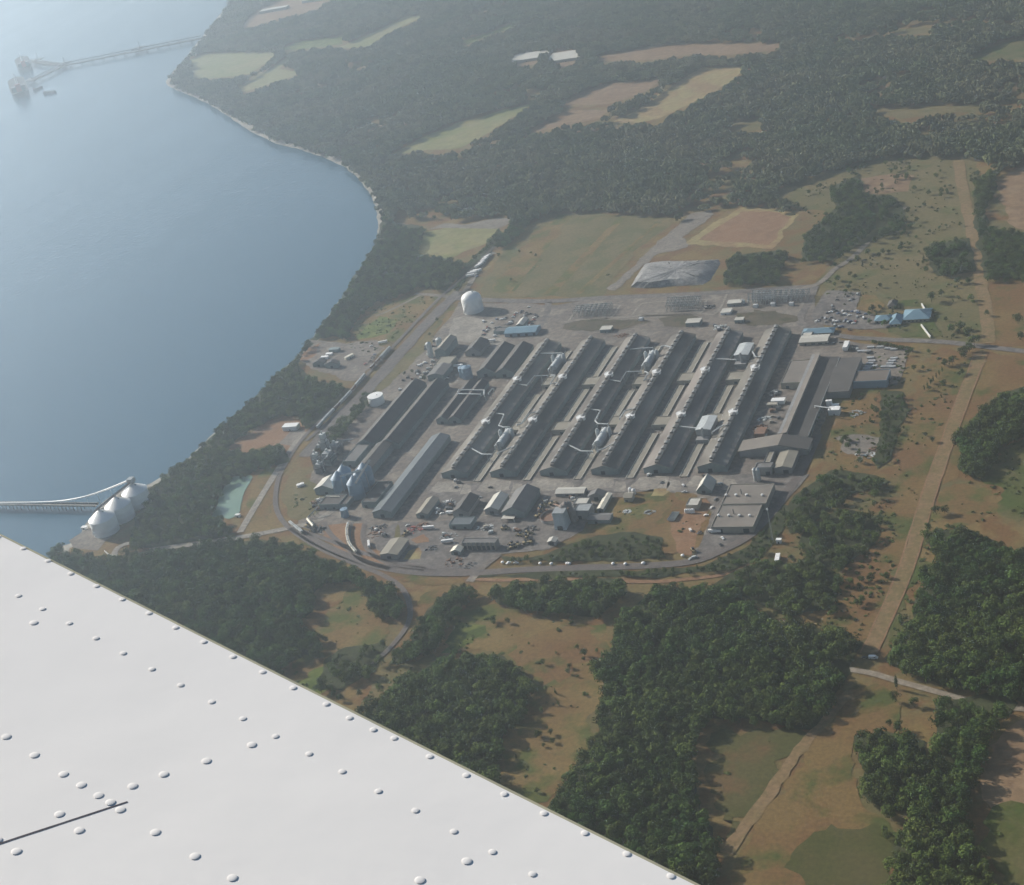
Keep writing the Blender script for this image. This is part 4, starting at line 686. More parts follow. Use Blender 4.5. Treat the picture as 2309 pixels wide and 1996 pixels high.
hut('white boxy fan house east of the casting hall', g('P2',868,795), 13, 9, 7, m_white); hut('low white shed behind the fan house east of the casting hall', g('P2',875,745), 8, 5, 4, m_white)
a = g('P2',935,275); t = thing('semi_trailer', 'tall white box standing in the loading yard north of the casting hall', 'trailer', (a.x,a.y,0)); MB().box(a.x,a.x+6,a.y,a.y+19,1.1,6.5).build('box', m_white, t); MB().box(a.x+.5,a.x+5.5,a.y+1,a.y+18,.6,1.08).build('chassis', m_dkmet, t); bb = MB(); [bb.tube([(a.x+.1,a.y+k,.55),(a.x+5.9,a.y+k,.55)],.55,8) for k in (2.5,4.5,15)]; bb.build('wheel', m_black, t)
# gate buildings
a = g('Z6',350,785); b = g('Z6',560,785); gabled('gate_house', 'beige flat long gatehouse at the north corner of the casting hall', 'gatehouse', (a.x,b.x,a.y,a.y+20), 5, 6.2, w_tan, r_light, 'x', [('S',a.x+8,2.5,2.5)], [('S',a.x+18+9*k,5,1.2,2.8) for k in range(5)])
a = g('Z6',365,738); b = g('Z6',440,740); flat('gate_house', 'smaller beige block behind the long gatehouse', 'gatehouse', (a.x,b.x,a.y,a.y+13), 5, w_tan, r_light)
# hip roofed teal buildings
def hip(lab, q, h, r, rm, ins=.45, wins=True):
    x0,x1,y0,y1 = q; t = thing('hip_roof_building', lab, 'office', ctr(*q)); MB().box(x0,x1,y0,y1,-.3,h).build('wall', w_tan, t)
    o = 1.2; xa, xb, ya, yb = x0-o, x1+o, y0-o, y1+o; d = min(xb-xa, yb-ya)/2*ins*2; ym = (ya+yb)/2; xm = (xa+xb)/2
    ra, rb = ((xa+d,ym,r),(xb-d,ym,r)) if xb-xa > yb-ya else ((xm,ya+d,r),(xm,yb-d,r))
    if xb-xa > yb-ya: f = [(0,1,5,4),(1,2,5),(2,3,4,5),(3,0,4),(3,2,1,0)]
    else: f = [(0,1,4),(1,2,5,4),(2,3,5),(3,0,4,5),(3,2,1,0)]
    MB().add([(xa,ya,h+.05),(xb,ya,h+.05),(xb,yb,h+.05),(xa,yb,h+.05),ra,rb], f).build('roof', rm, t)
    b = MB(); [face_box(b,'S',*q,u,2.4,1,2.6) for u in np.arange(x0+3,x1-2,5)]; b.build('window', m_glass, t); return t
a = g('Z6',1140,612); b = g('Z6',1350,580); hip('large teal hip roofed office in front of the curved white wall', (a.x,b.x,(a.y+b.y)/2-2,(a.y+b.y)/2+28), 4.5, 11, r_teal)
a = g('Z6',935,600); b = g('Z6',1050,618); hip('low teal roofed office wing nearest the car park', (a.x,b.x,(a.y+b.y)/2,(a.y+b.y)/2+16), 4, 8, r_teal)
a = g('Z6',1045,635); b = g('Z6',1130,628); hip('middle teal hip roofed office between the wing and the large one', (a.x,b.x,(a.y+b.y)/2-2,(a.y+b.y)/2+24), 4.2, 10, r_teal)
a = g('Z6',385,690); b = g('Z6',600,722); hip('long teal roofed gate building behind the beige gatehouse', (a.x,b.x,(a.y+b.y)/2,(a.y+b.y)/2+15), 4, 7.5, r_teal)
a = g('Z6',1030,500); b = g('Z6',1085,505); hip('small dark hip roofed hut among trees behind the offices', (a.x,b.x,a.y,a.y+16), 4, 8, r_dark)
def wallrun(lab, c, pts, h=2.6, th=1.4): P = gs(c, pts); t = thing('garden_wall', lab, 'wall', P[0]); b = MB(); [b.obox((p+q_)/2, q_-p, (q_-p).length+th*.3, th, 0, h) for p, q_ in zip(P,P[1:])]; b.build('wall', m_cream, t); b = MB(); [b.obox((p+q_)/2, q_-p, (q_-p).length+th*.3, th+.3, h+.02, h+.3) for p, q_ in zip(P,P[1:])]; b.build('coping', m_white, t)
wallrun('angled white wall wrapping the large teal office', 'Z6', [(1288,472),(1320,525),(1358,575)]); wallrun('short straight white wall across the office lawn', 'Z6', [(1285,632),(1320,680),(1355,725)])
a = g('Q7',1075,1195); b = g('Q7',1745,1185); gabled('long_store', 'long pale blue roofed store south of the car park by the big domed tank', 'store', (a.x,b.x,a.y,a.y+22), 6, 9, m_silo, r_teal, 'x', [('S',a.x+10+12*k,4,4) for k in range(4)])
a = g('Q7',830,1135); flat('long_store', 'low grey shed at the west end of the pale blue roofed store', 'store', (a.x,a.x+22,a.y,a.y+14), 4.5, w_teal, r_grey)
a = g('Q7',1330,990); gabled('white_shed', 'small shed with a bright white roof slope in the car park', 'shed', (a.x,a.x+11,a.y,a.y+24), 4.5, 7, w_teal, r_light, 'y', [('S',a.x+5,3,3)])
# spoil heap
sp = gs('Z5', [(940,685),(985,600),(1050,500),(1180,480),(1330,480),(1420,478),(1540,472),(1625,468),(1640,500),(1560,630),(1500,665),(1250,678),(1050,692)]); tp = gs('Z5', [(985,640),(1050,545),(1100,520),(1200,490),(1330,482),(1420,476),(1500,474),(1528,478),(1510,500),(1470,585),(1400,605),(1230,620),(1100,640)], 9)
b = MB(); n = len(sp); rr = random.Random(3)
def jit(P, z0, z1, k=10):
    out = []
    for i in range(n):
        p, q_ = P[i], P[(i+1)%n]
        for j in range(k): r_ = p.lerp(q_, j/k); out.append((r_.x+rr.uniform(-.7,.7), r_.y+rr.uniform(-.7,.7), z0+rr.uniform(0,z1)))
    return out
r0, r1 = jit(sp,.1,.3), jit(tp,8.2,.8); m = len(r0); cx = sum(p[0] for p in r1)/m; cy = sum(p[1] for p in r1)/m
mid = [((a[0]+c[0])/2+rr.uniform(-.8,.8),(a[1]+c[1])/2+rr.uniform(-.8,.8),4.4+rr.uniform(-.4,.4)) for a,c in zip(r0,r1)]; inn = [(cx+(p[0]-cx)*.5+rr.uniform(-2,2),cy+(p[1]-cy)*.5+rr.uniform(-2,2),8.8+rr.uniform(-.5,.6)) for p in r1]
v = r0+mid+r1+inn+[(cx,cy,9)]; f = [(k*m+i,k*m+(i+1)%m,(k+1)*m+(i+1)%m,(k+1)*m+i) for k in range(3) for i in range(m)]+[(3*m+i,3*m+(i+1)%m,4*m) for i in range(m)]
t = MB().add(v,f).build('spoil_heap', land('grey_spoil', [(.25,.245,.24),(.19,.188,.185),(.36,.35,.33)], .05, .07, .3, .54, .95, .6, 1.35), None); t.data.set_sharp_from_angle(angle=R(30)); tag(t, 'big pale grey spoil heap with a flat top north of the substation', 'spoil heap')
# ---- substation
gl = None
def gantry(c, lab):
    global gl
    if gl is None:
        gl = thing('switch_gantry', lab, 'gantry', (0,0,0), 'steel gantries of the substation'); b = MB()
        for x in (-5,5): b.box(x-.3,x+.3,-.3,.3,0,11); b.tube([(x,-1.2,0),(x,0,7)],.18,4)
        b.build('leg', m_alu, gl); MB().box(-6,6,-.35,.35,9.2,9.9).build('beam', m_alu, gl); b = MB(); [b.rings(x,0,[(.28,6.6),(.4,7.4),(.28,8.2),(.4,8.7),(.1,9.2)],6) for x in (-3.3,0,3.3)]; b.build('insulator', m_duct, gl); gl.location = c; return gl
    return copy_thing(gl, c, 0, lab, 'steel gantries of the substation')
for (c_, pts, nx, ny, nm) in (('Z5',[(545,865),(800,845),(770,905),(500,925)],7,4,'western'), ('Z5',[(1250,800),(1490,792),(1450,870),(1230,885)],7,4,'middle'), ('Z5',[(1870,770),(2060,765),(2060,830),(1870,840)],5,3,'eastern'), ('Z6',[(5,400),(430,390),(400,450),(0,470)],10,4,'eastern')):
    P = gs(c_, pts)
    for i in range(nx):
        for j in range(ny):
            u = (i+.5)/nx; w_ = (j+.5)/ny; p = P[0].lerp(P[1],u).lerp(P[3].lerp(P[2],u),w_); gantry(p, f'grey steel gantry standing in the {nm} switchyard of the substation')
trm = None
for k, (c_, x_, y_, w_) in enumerate((('Z6',100,430,'first white one from the west in the north row'),('Z6',243,425,'second white one from the west in the north row'),('Z6',150,478,'second one from the west in the south row'),('Z6',290,475,'easternmost one of the south row'),('Z6',15,490,'westernmost one of the south row'),('Z5',1810,810,'beside the dark shed of the eastern yard'),('Z5',1025,945,'alone south of the middle yard'))):
    p = g(c_,x_,y_)
    if trm is None:
        trm = thing('transformer', '', 'transformer', (0,0,0)); MB().box(-3,3,-2,2,.3,5).build('tank', m_white, trm); b = MB(); [b.box(sx*3.1,sx*3.9,-1.8+u*.9,-1.4+u*.9,.6,4.2) for sx in (-1,1) for u in range(4)]; b.build('radiator', m_alu, trm); b = MB(); [b.rings(x,0,[(.35,5),(.5,5.8),(.3,6.6),(.12,7.4)],8) for x in (-2,0,2)]; b.build('bushing', m_duct, trm); trm.location = p; trm['label'] = 'pale boxy transformer, '+w_; trm['group'] = 'transformers of the substation'
    else: copy_thing(trm, p, 0, 'pale boxy transformer, '+w_, 'transformers of the substation')
for lab, c_, x_, y_, l_, w_, h_, m_ in (('dark grey shed in the eastern switchyard','Z5',1755,820,20,12,5,w_grey),('pale green relay house behind the third potroom shed','Z5',755,1025,16,12,5,w_teal),('pale grey relay house behind the fifth potroom shed','Z5',1435,975,20,14,6,w_teal),('small relay house north of the easternmost potroom shed','Z5',1790,955,12,9,5,w_teal),('white paired cabins beside the middle switchyard','Z5',1690,885,14,14,4,m_white)): hut(lab, g(c_,x_,y_), l_, w_, h_, m_, (1,0), 'building', 'relay_house', r_light)
# ---- far pier and ships
def plank(b, p, q_, w, z0, z1): d = q_-p; b.obox((p+q_)/2, d, d.length, w, z0, z1)
def P1_(x, y, z=6): return g('T1',x,y,z)
t = thing('far_pier', 'long hazy trestle pier with two arms far out on the pale water', 'pier', P1_(385,390,0)); segs = [((1215,230),(385,395)),((385,395),(195,372)),((385,395),(190,490))]
b = MB(); [plank(b, P1_(*s), P1_(*e_), 15, 5.6, 8) for s, e_ in segs]; b.build('deck', m_black, t); b = MB(); bp = MB(); br = MB()
for s, e_ in segs:
    p, q_ = P1_(*s,0), P1_(*e_,0); L_ = (q_-p).length; d = (q_-p).normalized(); nv = Vector((-d.y,d.x,0))
    for k in range(int(L_/38)+1):
        for sg in (-4.5,4.5): c_ = p+d*38*k+nv*sg; MB().tube([(c_.x,c_.y,-4),(c_.x,c_.y,6.1)],1.7,6).build('pile', m_dkmet, t)
    plank(br, p+nv*4+Vector((0,0,0)), q_+nv*4, 2.4, 8.6, 11); 
br.build('pipe_rack', m_dkmet, t); b = MB()
for x_, y_ in ((385,395),(225,372),(190,490),(835,302)): c_ = P1_(x_,y_,0); b.box(c_.x-17,c_.x+17,c_.y-17,c_.y+17,5.4,8.4); b.tube([(c_.x+6,c_.y,8),(c_.x+6,c_.y,30)],1.2,6)
b.build('platform', m_dkmet, t)
def ship(lab, c, ax, L_, w, name='tanker_ship', cat='ship', white=.2):
    a = Vector((ax[0],ax[1],0)).normalized(); n = Vector((-a.y,a.x,0)); t = thing(name, lab, cat, (c.x,c.y,-2.6)); k = L_/180
    st = [(-.5,.55),(-.46,.9),(-.3,1),(.3,1),(.42,.75),(.5,.05)]; v = []; 
    for z, sh in ((-3,.86),(11*k**.5-2,1)):
        for u, hw in st: v.append(c+a*u*L_*(1 if z < 0 else 1.03)+n*hw*w/2*sh+Vector((0,0,z)))
        for u, hw in st[::-1]: v.append(c+a*u*L_*(1 if z < 0 else 1.03)-n*hw*w/2*sh+Vector((0,0,z)))
    m = 12; MB().add(v, [tuple(range(m))[::-1], tuple(range(m,2*m))]+[(i,(i+1)%m,m+(i+1)%m,m+i) for i in range(m)]).build('hull', m_black, t); z = 11*k**.5-2
    MB().obox(c-a*L_*.38, ax, L_*.09, w*.8, z, z+9*k).build('bridge_house', m_dkmet, t); MB().obox(c-a*L_*.44, ax, L_*.03, w*.3, z, z+14*k).build('funnel', m_redp, t)
    b = MB(); b.obox(c+a*L_*.05, ax, L_*.6, w*.12, z+.05, z+2.4*k); [b.obox(c+a*L_*u+n*0, ax, 1.6*k, 1.6*k, z+2.4*k, z+15*k) for u in (-.1,.1,.3)]; b.build('deck_gear', m_alu, t); return t
ship('dark bulky tanker moored at the nearer arm of the far pier', P1_(112,530,0), (-.64,.77), 285, 52); ship('fainter dark tanker moored at the farther arm of the far pier', P1_(142,390,0), (-.64,.77), 235, 46)
ship('small dark tug boat alone on the water near the far pier', P1_(300,555,0), (1,.1), 42, 15, 'tug_boat', 'boat'); ship('small dark launch just below the nearer arm of the far pier', P1_(228,530,0), (.1,1), 38, 12, 'launch', 'boat')
# ================================================================ VEHICLES AND YARD CLUTTER
COLR = {'white': m_white, 'silver': m_duct, 'dark': m_dkmet, 'red': m_redp, 'blue': m_bluep}
CARS = {}
def car_src(col, kind):
    if (col,kind) in CARS: return CARS[(col,kind)], False
    t = bpy.data.objects.new('parked_car' if kind != 'pickup' else 'pickup_truck', None); COL.objects.link(t); w = .95; b = MB()
    L_ = 2.5 if kind != 'van' else 2.8
    pr = {'car': [(-L_,.35),(-L_,.85),(-1.7,.95),(-1.2,1.5),(.5,1.52),(1.2,.98),(L_-.2,.8),(L_,.35)], 'pickup': [(-2.9,.5),(-2.9,1.15),(-.7,1.15),(-.6,1.85),(.8,1.85),(1.3,1.2),(2.7,1.1),(2.8,.5)], 'van': [(-L_,.4),(-L_,2.1),(1.4,2.15),(2.2,1.2),(L_,1.0),(L_,.4)]}[kind]
    m = len(pr); b.add([(x,-w,z) for x,z in pr]+[(x,w,z) for x,z in pr], [tuple(range(m)), tuple(range(2*m-1,m-1,-1))]+[(i,(i+1)%m,m+(i+1)%m,m+i) for i in range(m)])
    b.build('body', COLR[col], t); g_ = MB()
    zt = {'car':(1.0,1.42,-1.2,.6),'pickup':(1.25,1.75,-.5,.75),'van':(1.3,1.9,.3,1.5)}[kind]; g_.box(zt[2],zt[3],-w-.02,-w+.02,zt[0],zt[1]); g_.box(zt[2],zt[3],w-.02,w+.02,zt[0],zt[1]); g_.build('window', m_glass, t)
    b = MB(); [b.rings(x,y,[(0,0)],6) for x,y in ()]; 
    for x in (-1.6,1.6):
        for s in (-1,1): b.tube([(x,s*.72,.34),(x,s*.99,.34)],.36,8)
    b.build('wheel', m_black, t); CARS[(col,kind)] = t; t['category'] = 'car' if kind == 'car' else ('van' if kind == 'van' else 'pickup'); return t, True
def park(p, ang, col, kind, where, group, sc=1.12):
    t, new = car_src(col, kind); lab = f'{col} {kind} parked {where}'
    if new: t.location = (p.x,p.y,.75); t.rotation_euler = (0,0,ang); t['label'] = lab; t['group'] = group; t.scale = (sc,)*3; return t
    return copy_thing(t, (p.x,p.y,.75), ang, lab, group, (sc,)*3)
rr = random.Random(11)
def lot(c, whites, darks, where, group, angs=(0,)):
    for L_, cs in ((whites, ('white','white','silver')), (darks, ('dark','dark','blue','red','dark'))):
        for x, y in L_: park(g(c,x,y), rr.choice(angs)+rr.uniform(-.12,.12), rr.choice(cs), rr.choice(('car','car','pickup','van') if cs[0] == 'white' else ('car','car','pickup')), where, group)
lot('Q7', [(595,850),(785,888),(1255,757),(1000,805),(1060,800),(1475,828),(1610,540),(1325,665),(1500,720),(1205,880),(1735,770),(1620,950),(1560,945),(855,1180),(700,1040)], [(1455,618),(1550,658),(1290,710),(1090,775),(885,797),(1190,915),(1230,840),(1750,705),(1800,745),(1720,825),(1620,885),(1680,905),(1550,985),(960,980),(870,1000),(680,980),(705,1005),(610,1060),(665,1085),(620,1135),(590,1155),(1580,700),(1480,770),(1530,750),(1420,650),(1640,690)], 'in the lot by the huge domed tank', 'cars in the lot by the domed tank', (.2,1.7,.1))
lot('Z6', [(795,392),(600,480),(738,440),(680,520),(735,555),(785,525),(700,548),(790,565),(485,600),(545,575),(610,595),(637,604),(690,600),(722,608),(765,615),(620,630),(652,637),(590,530),(840,575)], [(715,405),(640,435),(760,430),(560,535),(605,505),(650,540),(520,570),(580,590),(660,592),(707,588),(746,600),(760,525),(802,537),(822,560),(600,612),(640,645),(675,642),(730,660),(500,588),(556,606),(630,520),(670,552),(715,522),(860,545),(595,572),(780,600)], 'in the lot beside the teal offices', 'cars in the office lot', (.1,1.6))
lot('R6', [(1070,400),(930,580),(905,570)], [(870,600),(935,600)], 'on the gravel strip near the line of white trailers', 'cars by the trailers', (.9,))
lot('P6', [(470,240),(910,228),(805,500),(740,590),(555,765),(605,1085),(555,1100),(485,320),(930,860)], [(220,205),(815,188),(850,405),(905,935),(660,795)], 'on the asphalt around the flat roofed warehouse', 'cars round the flat warehouse', (.2,1.2,2.2))
lot('P4', [(725,708),(1125,570),(1070,560),(1990,1150),(1905,1150),(1565,380)], [(1290,262),(1690,265),(1900,620)], 'among the warehouses below the long sheds', 'cars among the warehouses', (.1,.7,1.5))
lot('Z7', [(970,165),(1640,265)], [(905,375),(955,345),(985,300),(1010,265)], 'along the track by the shore compound', 'cars by the shore compound', (.9,))
lot('Q8', [(290,610),(215,655),(170,690),(820,985),(890,75),(360,840)], [(120,800),(140,830),(430,800),(990,920)], 'near the broad grey workshop', 'cars near the grey workshop', (.1,.6))
# trucks and long trailers
TRL = None
def trailer(p, ang, lab, group, L_=14):
    global TRL
    if TRL is None:
        TRL = thing('semi_trailer', lab, 'trailer', (0,0,0), group); MB().box(-7,7,-1.3,1.3,1.2,4).build('box', m_white, TRL); MB().box(-6.8,6.8,-.6,.6,.8,1.18).build('chassis', m_dkmet, TRL); b = MB(); [b.tube([(x,s*.75,.5),(x,s*1.25,.5)],.5,8) for x in (-5.6,-4.3,4.6) for s in (-1,1)]; b.build('wheel', m_black, TRL); TRL.location = (p.x,p.y,.7); TRL.rotation_euler = (0,0,ang); return TRL
    return copy_thing(TRL, (p.x,p.y,.7), ang, lab, group)
for k, (x_, y_) in enumerate(((1035,420),(1018,437),(1003,455),(980,480),(965,497),(950,510),(940,553),(915,563),(890,577),(877,600))):
    trailer(g('R6',x_,y_), 1.05 if k < 6 else .25, 'white box trailer parked in the slanting line on the gravel strip', 'trailers on the gravel strip')
for lab, c_, x_, y_, a_ in (('white trailer parked beside the rusty red scrap','P4',970,745,.1),('white trailer parked across the front of the low blue grey house','P4',1240,570,.05),('pale trailer at the south of the wide grey workshop','P4',1190,905,.2),('pale trailer inside the rail curve, by its own shadow','P4',275,940,-1.1),('white trailer by the slim silo south of the car park','Q8',1840,125,.1),('white trailer on the tan yard right of the broad grey workshop','Q8',1080,715,.1),('pale trailer along the asphalt edge, below the flat warehouse','P6',840,790,0),('white trailer near the round vents east of the rail compound','Z7',1110,130,.35)): trailer(g(c_,x_,y_), a_, lab, None) if False else trailer(g(c_,x_,y_), a_, lab, 'scattered box trailers')
# wheel loaders and trucks in the lower yard
LD = None
def loader(p, ang, lab, m=None):
    global LD
    if LD is None:
        LD = thing('wheel_loader', lab, 'loader', (0,0,0), 'yellow machines in the lower yard'); b = MB(); b.box(-3.4,0,-1.2,1.2,.9,2.3); b.box(.1,2.2,-.9,.9,.9,1.8); b.build('body', m_yel, LD); MB().box(-1.2,.5,-.9,.9,2.32,3.7).build('cab', m_glass, LD); b = MB(); b.add([(3.2,-1.5,.3),(3.2,1.5,.3),(4.6,1.5,.4),(4.6,-1.5,.4),(3.1,-1.5,1.6),(3.1,1.5,1.6)],[(0,1,2,3),(0,4,5,1),(0,3,4),(1,5,2)]); b.build('bucket', m_yel, LD); b = MB(); [b.tube([(2,s,1.6),(3.4,s,1.0)],.18,5) for s in (-.6,.6)]; b.build('lift_arm', m_dkmet, LD); b = MB(); [b.tube([(x,s*.85,.8),(x,s*1.5,.8)],.8,10) for x in (-2.2,1.5) for s in (-1,1)]; b.build('wheel', m_black, LD); LD.location = (p.x,p.y,.65); LD.rotation_euler = (0,0,ang); LD.scale = (1.3,)*3; return
    copy_thing(LD, (p.x,p.y,.65), ang, lab, 'yellow machines in the lower yard', (1.3,)*3)
for k, (c_, x_, y_, l_) in enumerate((('P5',430,545,'beside the round settling basin'),('P5',510,380,'at the north of the row by the largest warehouse'),('P5',490,430,'in the middle of the row by the largest warehouse'),('P5',470,475,'at the south of the row by the largest warehouse'),('P5',605,405,'behind the round settling basin'),('P5',300,865,'south of the dark machine heap'),('P5',330,745,'among the dark machine heap'),('P5',225,775,'west of the dark machine heap'),('P5',300,795,'just below the dark machine heap'),('P5',350,845,'southeast of the dark machine heap'),('P5',130,880,'at the top of the tan machine cluster'),('P5',160,905,'at the centre of the tan machine cluster'),('P5',195,880,'at the east of the tan machine cluster'),('P5',130,915,'at the west of the tan machine cluster'),('P5',45,700,'by the white trailers west of the yard'),('P4',700,805,'beside the rusty red scrap heap'),('P6',590,1010,'at the edge of the dirt west of the flat warehouse'),('P8',975,1425,'under the cream inclined conveyor'))): loader(g(c_,x_,y_), rr.uniform(0,6.28), 'yellow wheel loader '+l_)
def heap(lab, c, r, h, m, n=26, cat='scrap heap'):
    b = MB(); q = random.Random(int(c.x*7)); 
    for i in range(n):
        a = q.uniform(0,6.28); d = r*math.sqrt(q.random()); p = c+Vector((d*math.cos(a)*1.3,d*math.sin(a),0)); z = h*(1-d/r*.8); w = q.uniform(.6,1.7)
        b.obox(p,(math.cos(a*3),math.sin(a*3)),w*q.uniform(1,3.2),w,-.2,z*q.uniform(.5,1.1)+.3)
    o = b.build('scrap_heap', m, None); tag(o, lab, cat)
for lab, c_, x_, y_, r_, h_, m_ in (('rusty red scrap heap in the yard below the tan roofed warehouse','P4',810,750,9,2.6,m_redp),('rusty scrap heap beside the white trailer, east of the red one','P4',900,700,7,3,m_rust),('dark scrap heap on the asphalt west of the dry verge','P4',390,735,10,3,m_dkmet),('low rusty scrap heap just below the dark one','P4',340,805,8,2,m_rust),('dark machine heap among the yellow loaders','P5',345,705,9,4,m_dkmet),('dark heap in the dry hollow by the pale roofed shed','P4',990,970,7,3,m_dkmet),('rusty brown heap by the road fork at the south yard gate','P4',1270,1130,10,3.5,m_rust),('dark pipe heap between the first two warehouses','P4',1180,500,11,2.5,m_dkmet),('grey parts heap behind the first two warehouses','P4',1200,435,8,2,m_alu),('grey machine heap below the low blue grey house','P4',1210,830,9,2.5,m_alu),('pale parts heap east of the low blue grey house','P4',1630,730,8,2.5,m_duct),('grey scrap behind the batch plant','P5',880,375,9,3,m_alu),('pale block pile in the dry brush','P5',1465,490,4,2,m_duct),('grey block pile with a pole in the brown brush','P5',1725,500,5,2.5,m_alu),('pale rubble at the bare gravel patch in the east meadow','R4',600,680,9,1.2,m_duct),('rusty bales at the hedge of the east meadow','R4',665,635,5,2.2,m_rust),('grey pipe stacks at the west of the east meadow','R4',540,400,9,2.5,m_alu),('dark equipment heap under the cream conveyor','P8',1070,1470,9,6,m_dkmet),('grey equipment heap west of the dark equipment house','P3',400,1080,9,4,m_alu),('dark timber heap at the track side by the south yard gate','P4',1420,1175,9,2,m_dkmet),('pale scrap north of the third potroom shed','P1',1140,80,9,3,m_duct),('brown scrap at the north end of the middle court','Z5',870,1060,8,2,m_rust),('grey machinery in the strip west of the casting hall, northern heap','P2',365,620,6,4,m_alu),('pale machinery in the strip west of the casting hall, middle heap','P2',275,840,6,3,m_duct),('rusty machinery in the strip west of the casting hall, southern heap','P2',240,915,7,4,m_rust),('dark heap by the switchyard between the middle and eastern yards','Z5',1550,840,9,3.5,m_dkmet),('dark equipment in the lower corner of the car park by the store','Q7',1170,900,5,2,m_dkmet),('grey machinery by the pond side dirt road','P8',1100,1165,6,3,m_dkmet)): heap(lab, g(c_,x_,y_), r_, h_, m_, cat='scrap heap')
# stacked ingots in the loading yard
ING = None
for k, (x_, y_) in enumerate([(895,880),(905,905),(890,925),(880,948),(920,945),(865,965),(1075,885),(1060,905),(1045,925),(1000,950),(1030,945),(1060,950),(820,830),(870,830),(895,800),(970,798),(1030,808),(1075,815)]):
    p = g('Z6',x_,y_); w_ = 'in the west block' if k < 6 else ('in the east block' if k < 12 else 'along the north edge'); lab = f'pale stack of metal ingots {w_} of the loading yard'
    if ING is None:
        ING = thing('ingot_stack', lab, 'ingot stack', (p.x,p.y,.5), 'ingot stacks in the loading yard'); b = MB(); [b.box(p.x-4.5+.1*z,p.x+4.5-.1*z,p.y-2+j*1.4,p.y-.8+j*1.4,.5+z*.6,.5+z*.6+.55) for z in range(3) for j in range(3)]; b.build('ingots', mat('ingot_silver', (.42,.43,.43), (.34,.35,.35), .4, .4), ING)
    else: copy_thing(ING, (p.x,p.y,.5), 0, lab, 'ingot stacks in the loading yard')
# white bulk bags along the rails
BG = None
for k, (c_, x_, y_) in enumerate((('P5',20,1092),('P5',90,1098),('P5',460,1105),('P5',590,1110),('P5',775,1105),('P5',800,1108),('P5',1310,1108),('P5',1455,1112),('P5',1660,1103),('P6',10,1155),('P6',465,1065))):
    p = g(c_,x_,y_); lab = 'white bulk bag lying on the verge along the curved rail line'
    if BG is None: BG = MB().rings(0,0,[(1.2,0),(1.9,.5),(2.0,1.3),(1.5,2.0),(.4,2.3),(0,2.3)],10).build('bulk_bag', m_white, None, True); tag(BG, lab, 'bulk bag', 'white bags along the rail line'); BG.location = (p.x,p.y,.8)
    else: o = BG.copy(); COL.objects.link(o); o.location = (p.x,p.y,.8); o.rotation_euler = (0,0,k)
# skip row west of the flat warehouse
for k in range(6):
    a = g('P6',335,650); b_ = g('P6',385,575); p = a.lerp(b_, k/5); t = thing('skip', f'grey open skip, {("southernmost","second","third","fourth","fifth","northernmost")[k]} of six in a slanting row', 'skip', (p.x,p.y,.6), 'row of skips')
    MB().add([(p.x-3,p.y-1.1,.6),(p.x+3,p.y-1.1,.6),(p.x+3,p.y+1.1,.6),(p.x-3,p.y+1.1,.6),(p.x-4.4,p.y-1.5,3.2),(p.x+4.4,p.y-1.5,3.2),(p.x+4.4,p.y+1.5,3.2),(p.x-4.4,p.y+1.5,3.2),(p.x-4.1,p.y-1.2,1.6),(p.x+4.1,p.y-1.2,1.6),(p.x+4.1,p.y+1.2,1.6),(p.x-4.1,p.y+1.2,1.6)],[(3,2,1,0),(0,1,5,4),(1,2,6,5),(2,3,7,6),(3,0,4,7),(4,5,9,8),(5,6,10,9),(6,7,11,10),(7,4,8,11),(8,9,10,11)]).build('body', m_duct, t)
    MB().box(p.x-4.6,p.x+4.6,p.y-1.62,p.y-1.5,2.9,3.25).build('rim', m_alu, t)
# railway wagons
WG = {}
def wagon(p, d, kind, lab, group):
    ang = math.atan2(d.y, d.x)
    if kind not in WG:
        t = thing({'box': 'box_wagon', 'rust': 'gondola_wagon'}.get(kind, 'hopper_wagon'), lab, 'railway wagon', (0,0,0), group); m = {'cream': m_cream, 'grey': m_duct, 'box': m_duct, 'rust': m_rust}[kind]
        if kind == 'box': MB().box(-8.4,8.4,-1.5,1.5,1.2,4.6).build('body', m, t)
        else: b = MB(); b.add([(-5,-.9,1.1),(5,-.9,1.1),(5,.9,1.1),(-5,.9,1.1),(-7,-1.55,2.4),(7,-1.55,2.4),(7,1.55,2.4),(-7,1.55,2.4),(-7,-1.55,4.3),(7,-1.55,4.3),(7,1.55,4.3),(-7,1.55,4.3)],[(3,2,1,0),(0,1,5,4),(1,2,6,5),(2,3,7,6),(3,0,4,7),(4,5,9,8),(5,6,10,9),(6,7,11,10),(7,4,8,11),(8,9,10,11)]); b.build('body', m, t)
        MB().box(-7,7,-.7,.7,4.32 if kind != 'box' else 4.62,4.6 if kind != 'box' else 4.8).build('roof_walk', m_alu, t); b = MB(); [b.tube([(x,s*.6,.5),(x,s*.85,.5)],.48,8) for x in (-6.4,-4.8,4.8,6.4) for s in (-1,1)]; b.build('wheel', m_black, t); WG[kind] = t; t.location = (p.x,p.y,.95); t.rotation_euler = (0,0,ang); return
    copy_thing(WG[kind], (p.x,p.y,.95), ang, lab, group)
def train(c, pts, n, kind, lab, group):
    P = [g(c,*q) for q in pts]; Q = curve(P, 20) if len(P) > 2 else [P[0].lerp(P[1],k/40) for k in range(41)]; cum = [0]
    for a, b in zip(Q,Q[1:]): cum.append(cum[-1]+(b-a).length)
    n = n or max(1,int(cum[-1]/17.5))
    for k in range(n):
        s = cum[-1]*(k+.5)/n; j = max(i for i in range(len(cum)) if cum[i] <= s); j = min(j,len(Q)-2); p = Q[j].lerp(Q[j+1],(s-cum[j])/max(1e-6,cum[j+1]-cum[j])); wagon(p, Q[j+1]-Q[j], kind, lab, group)
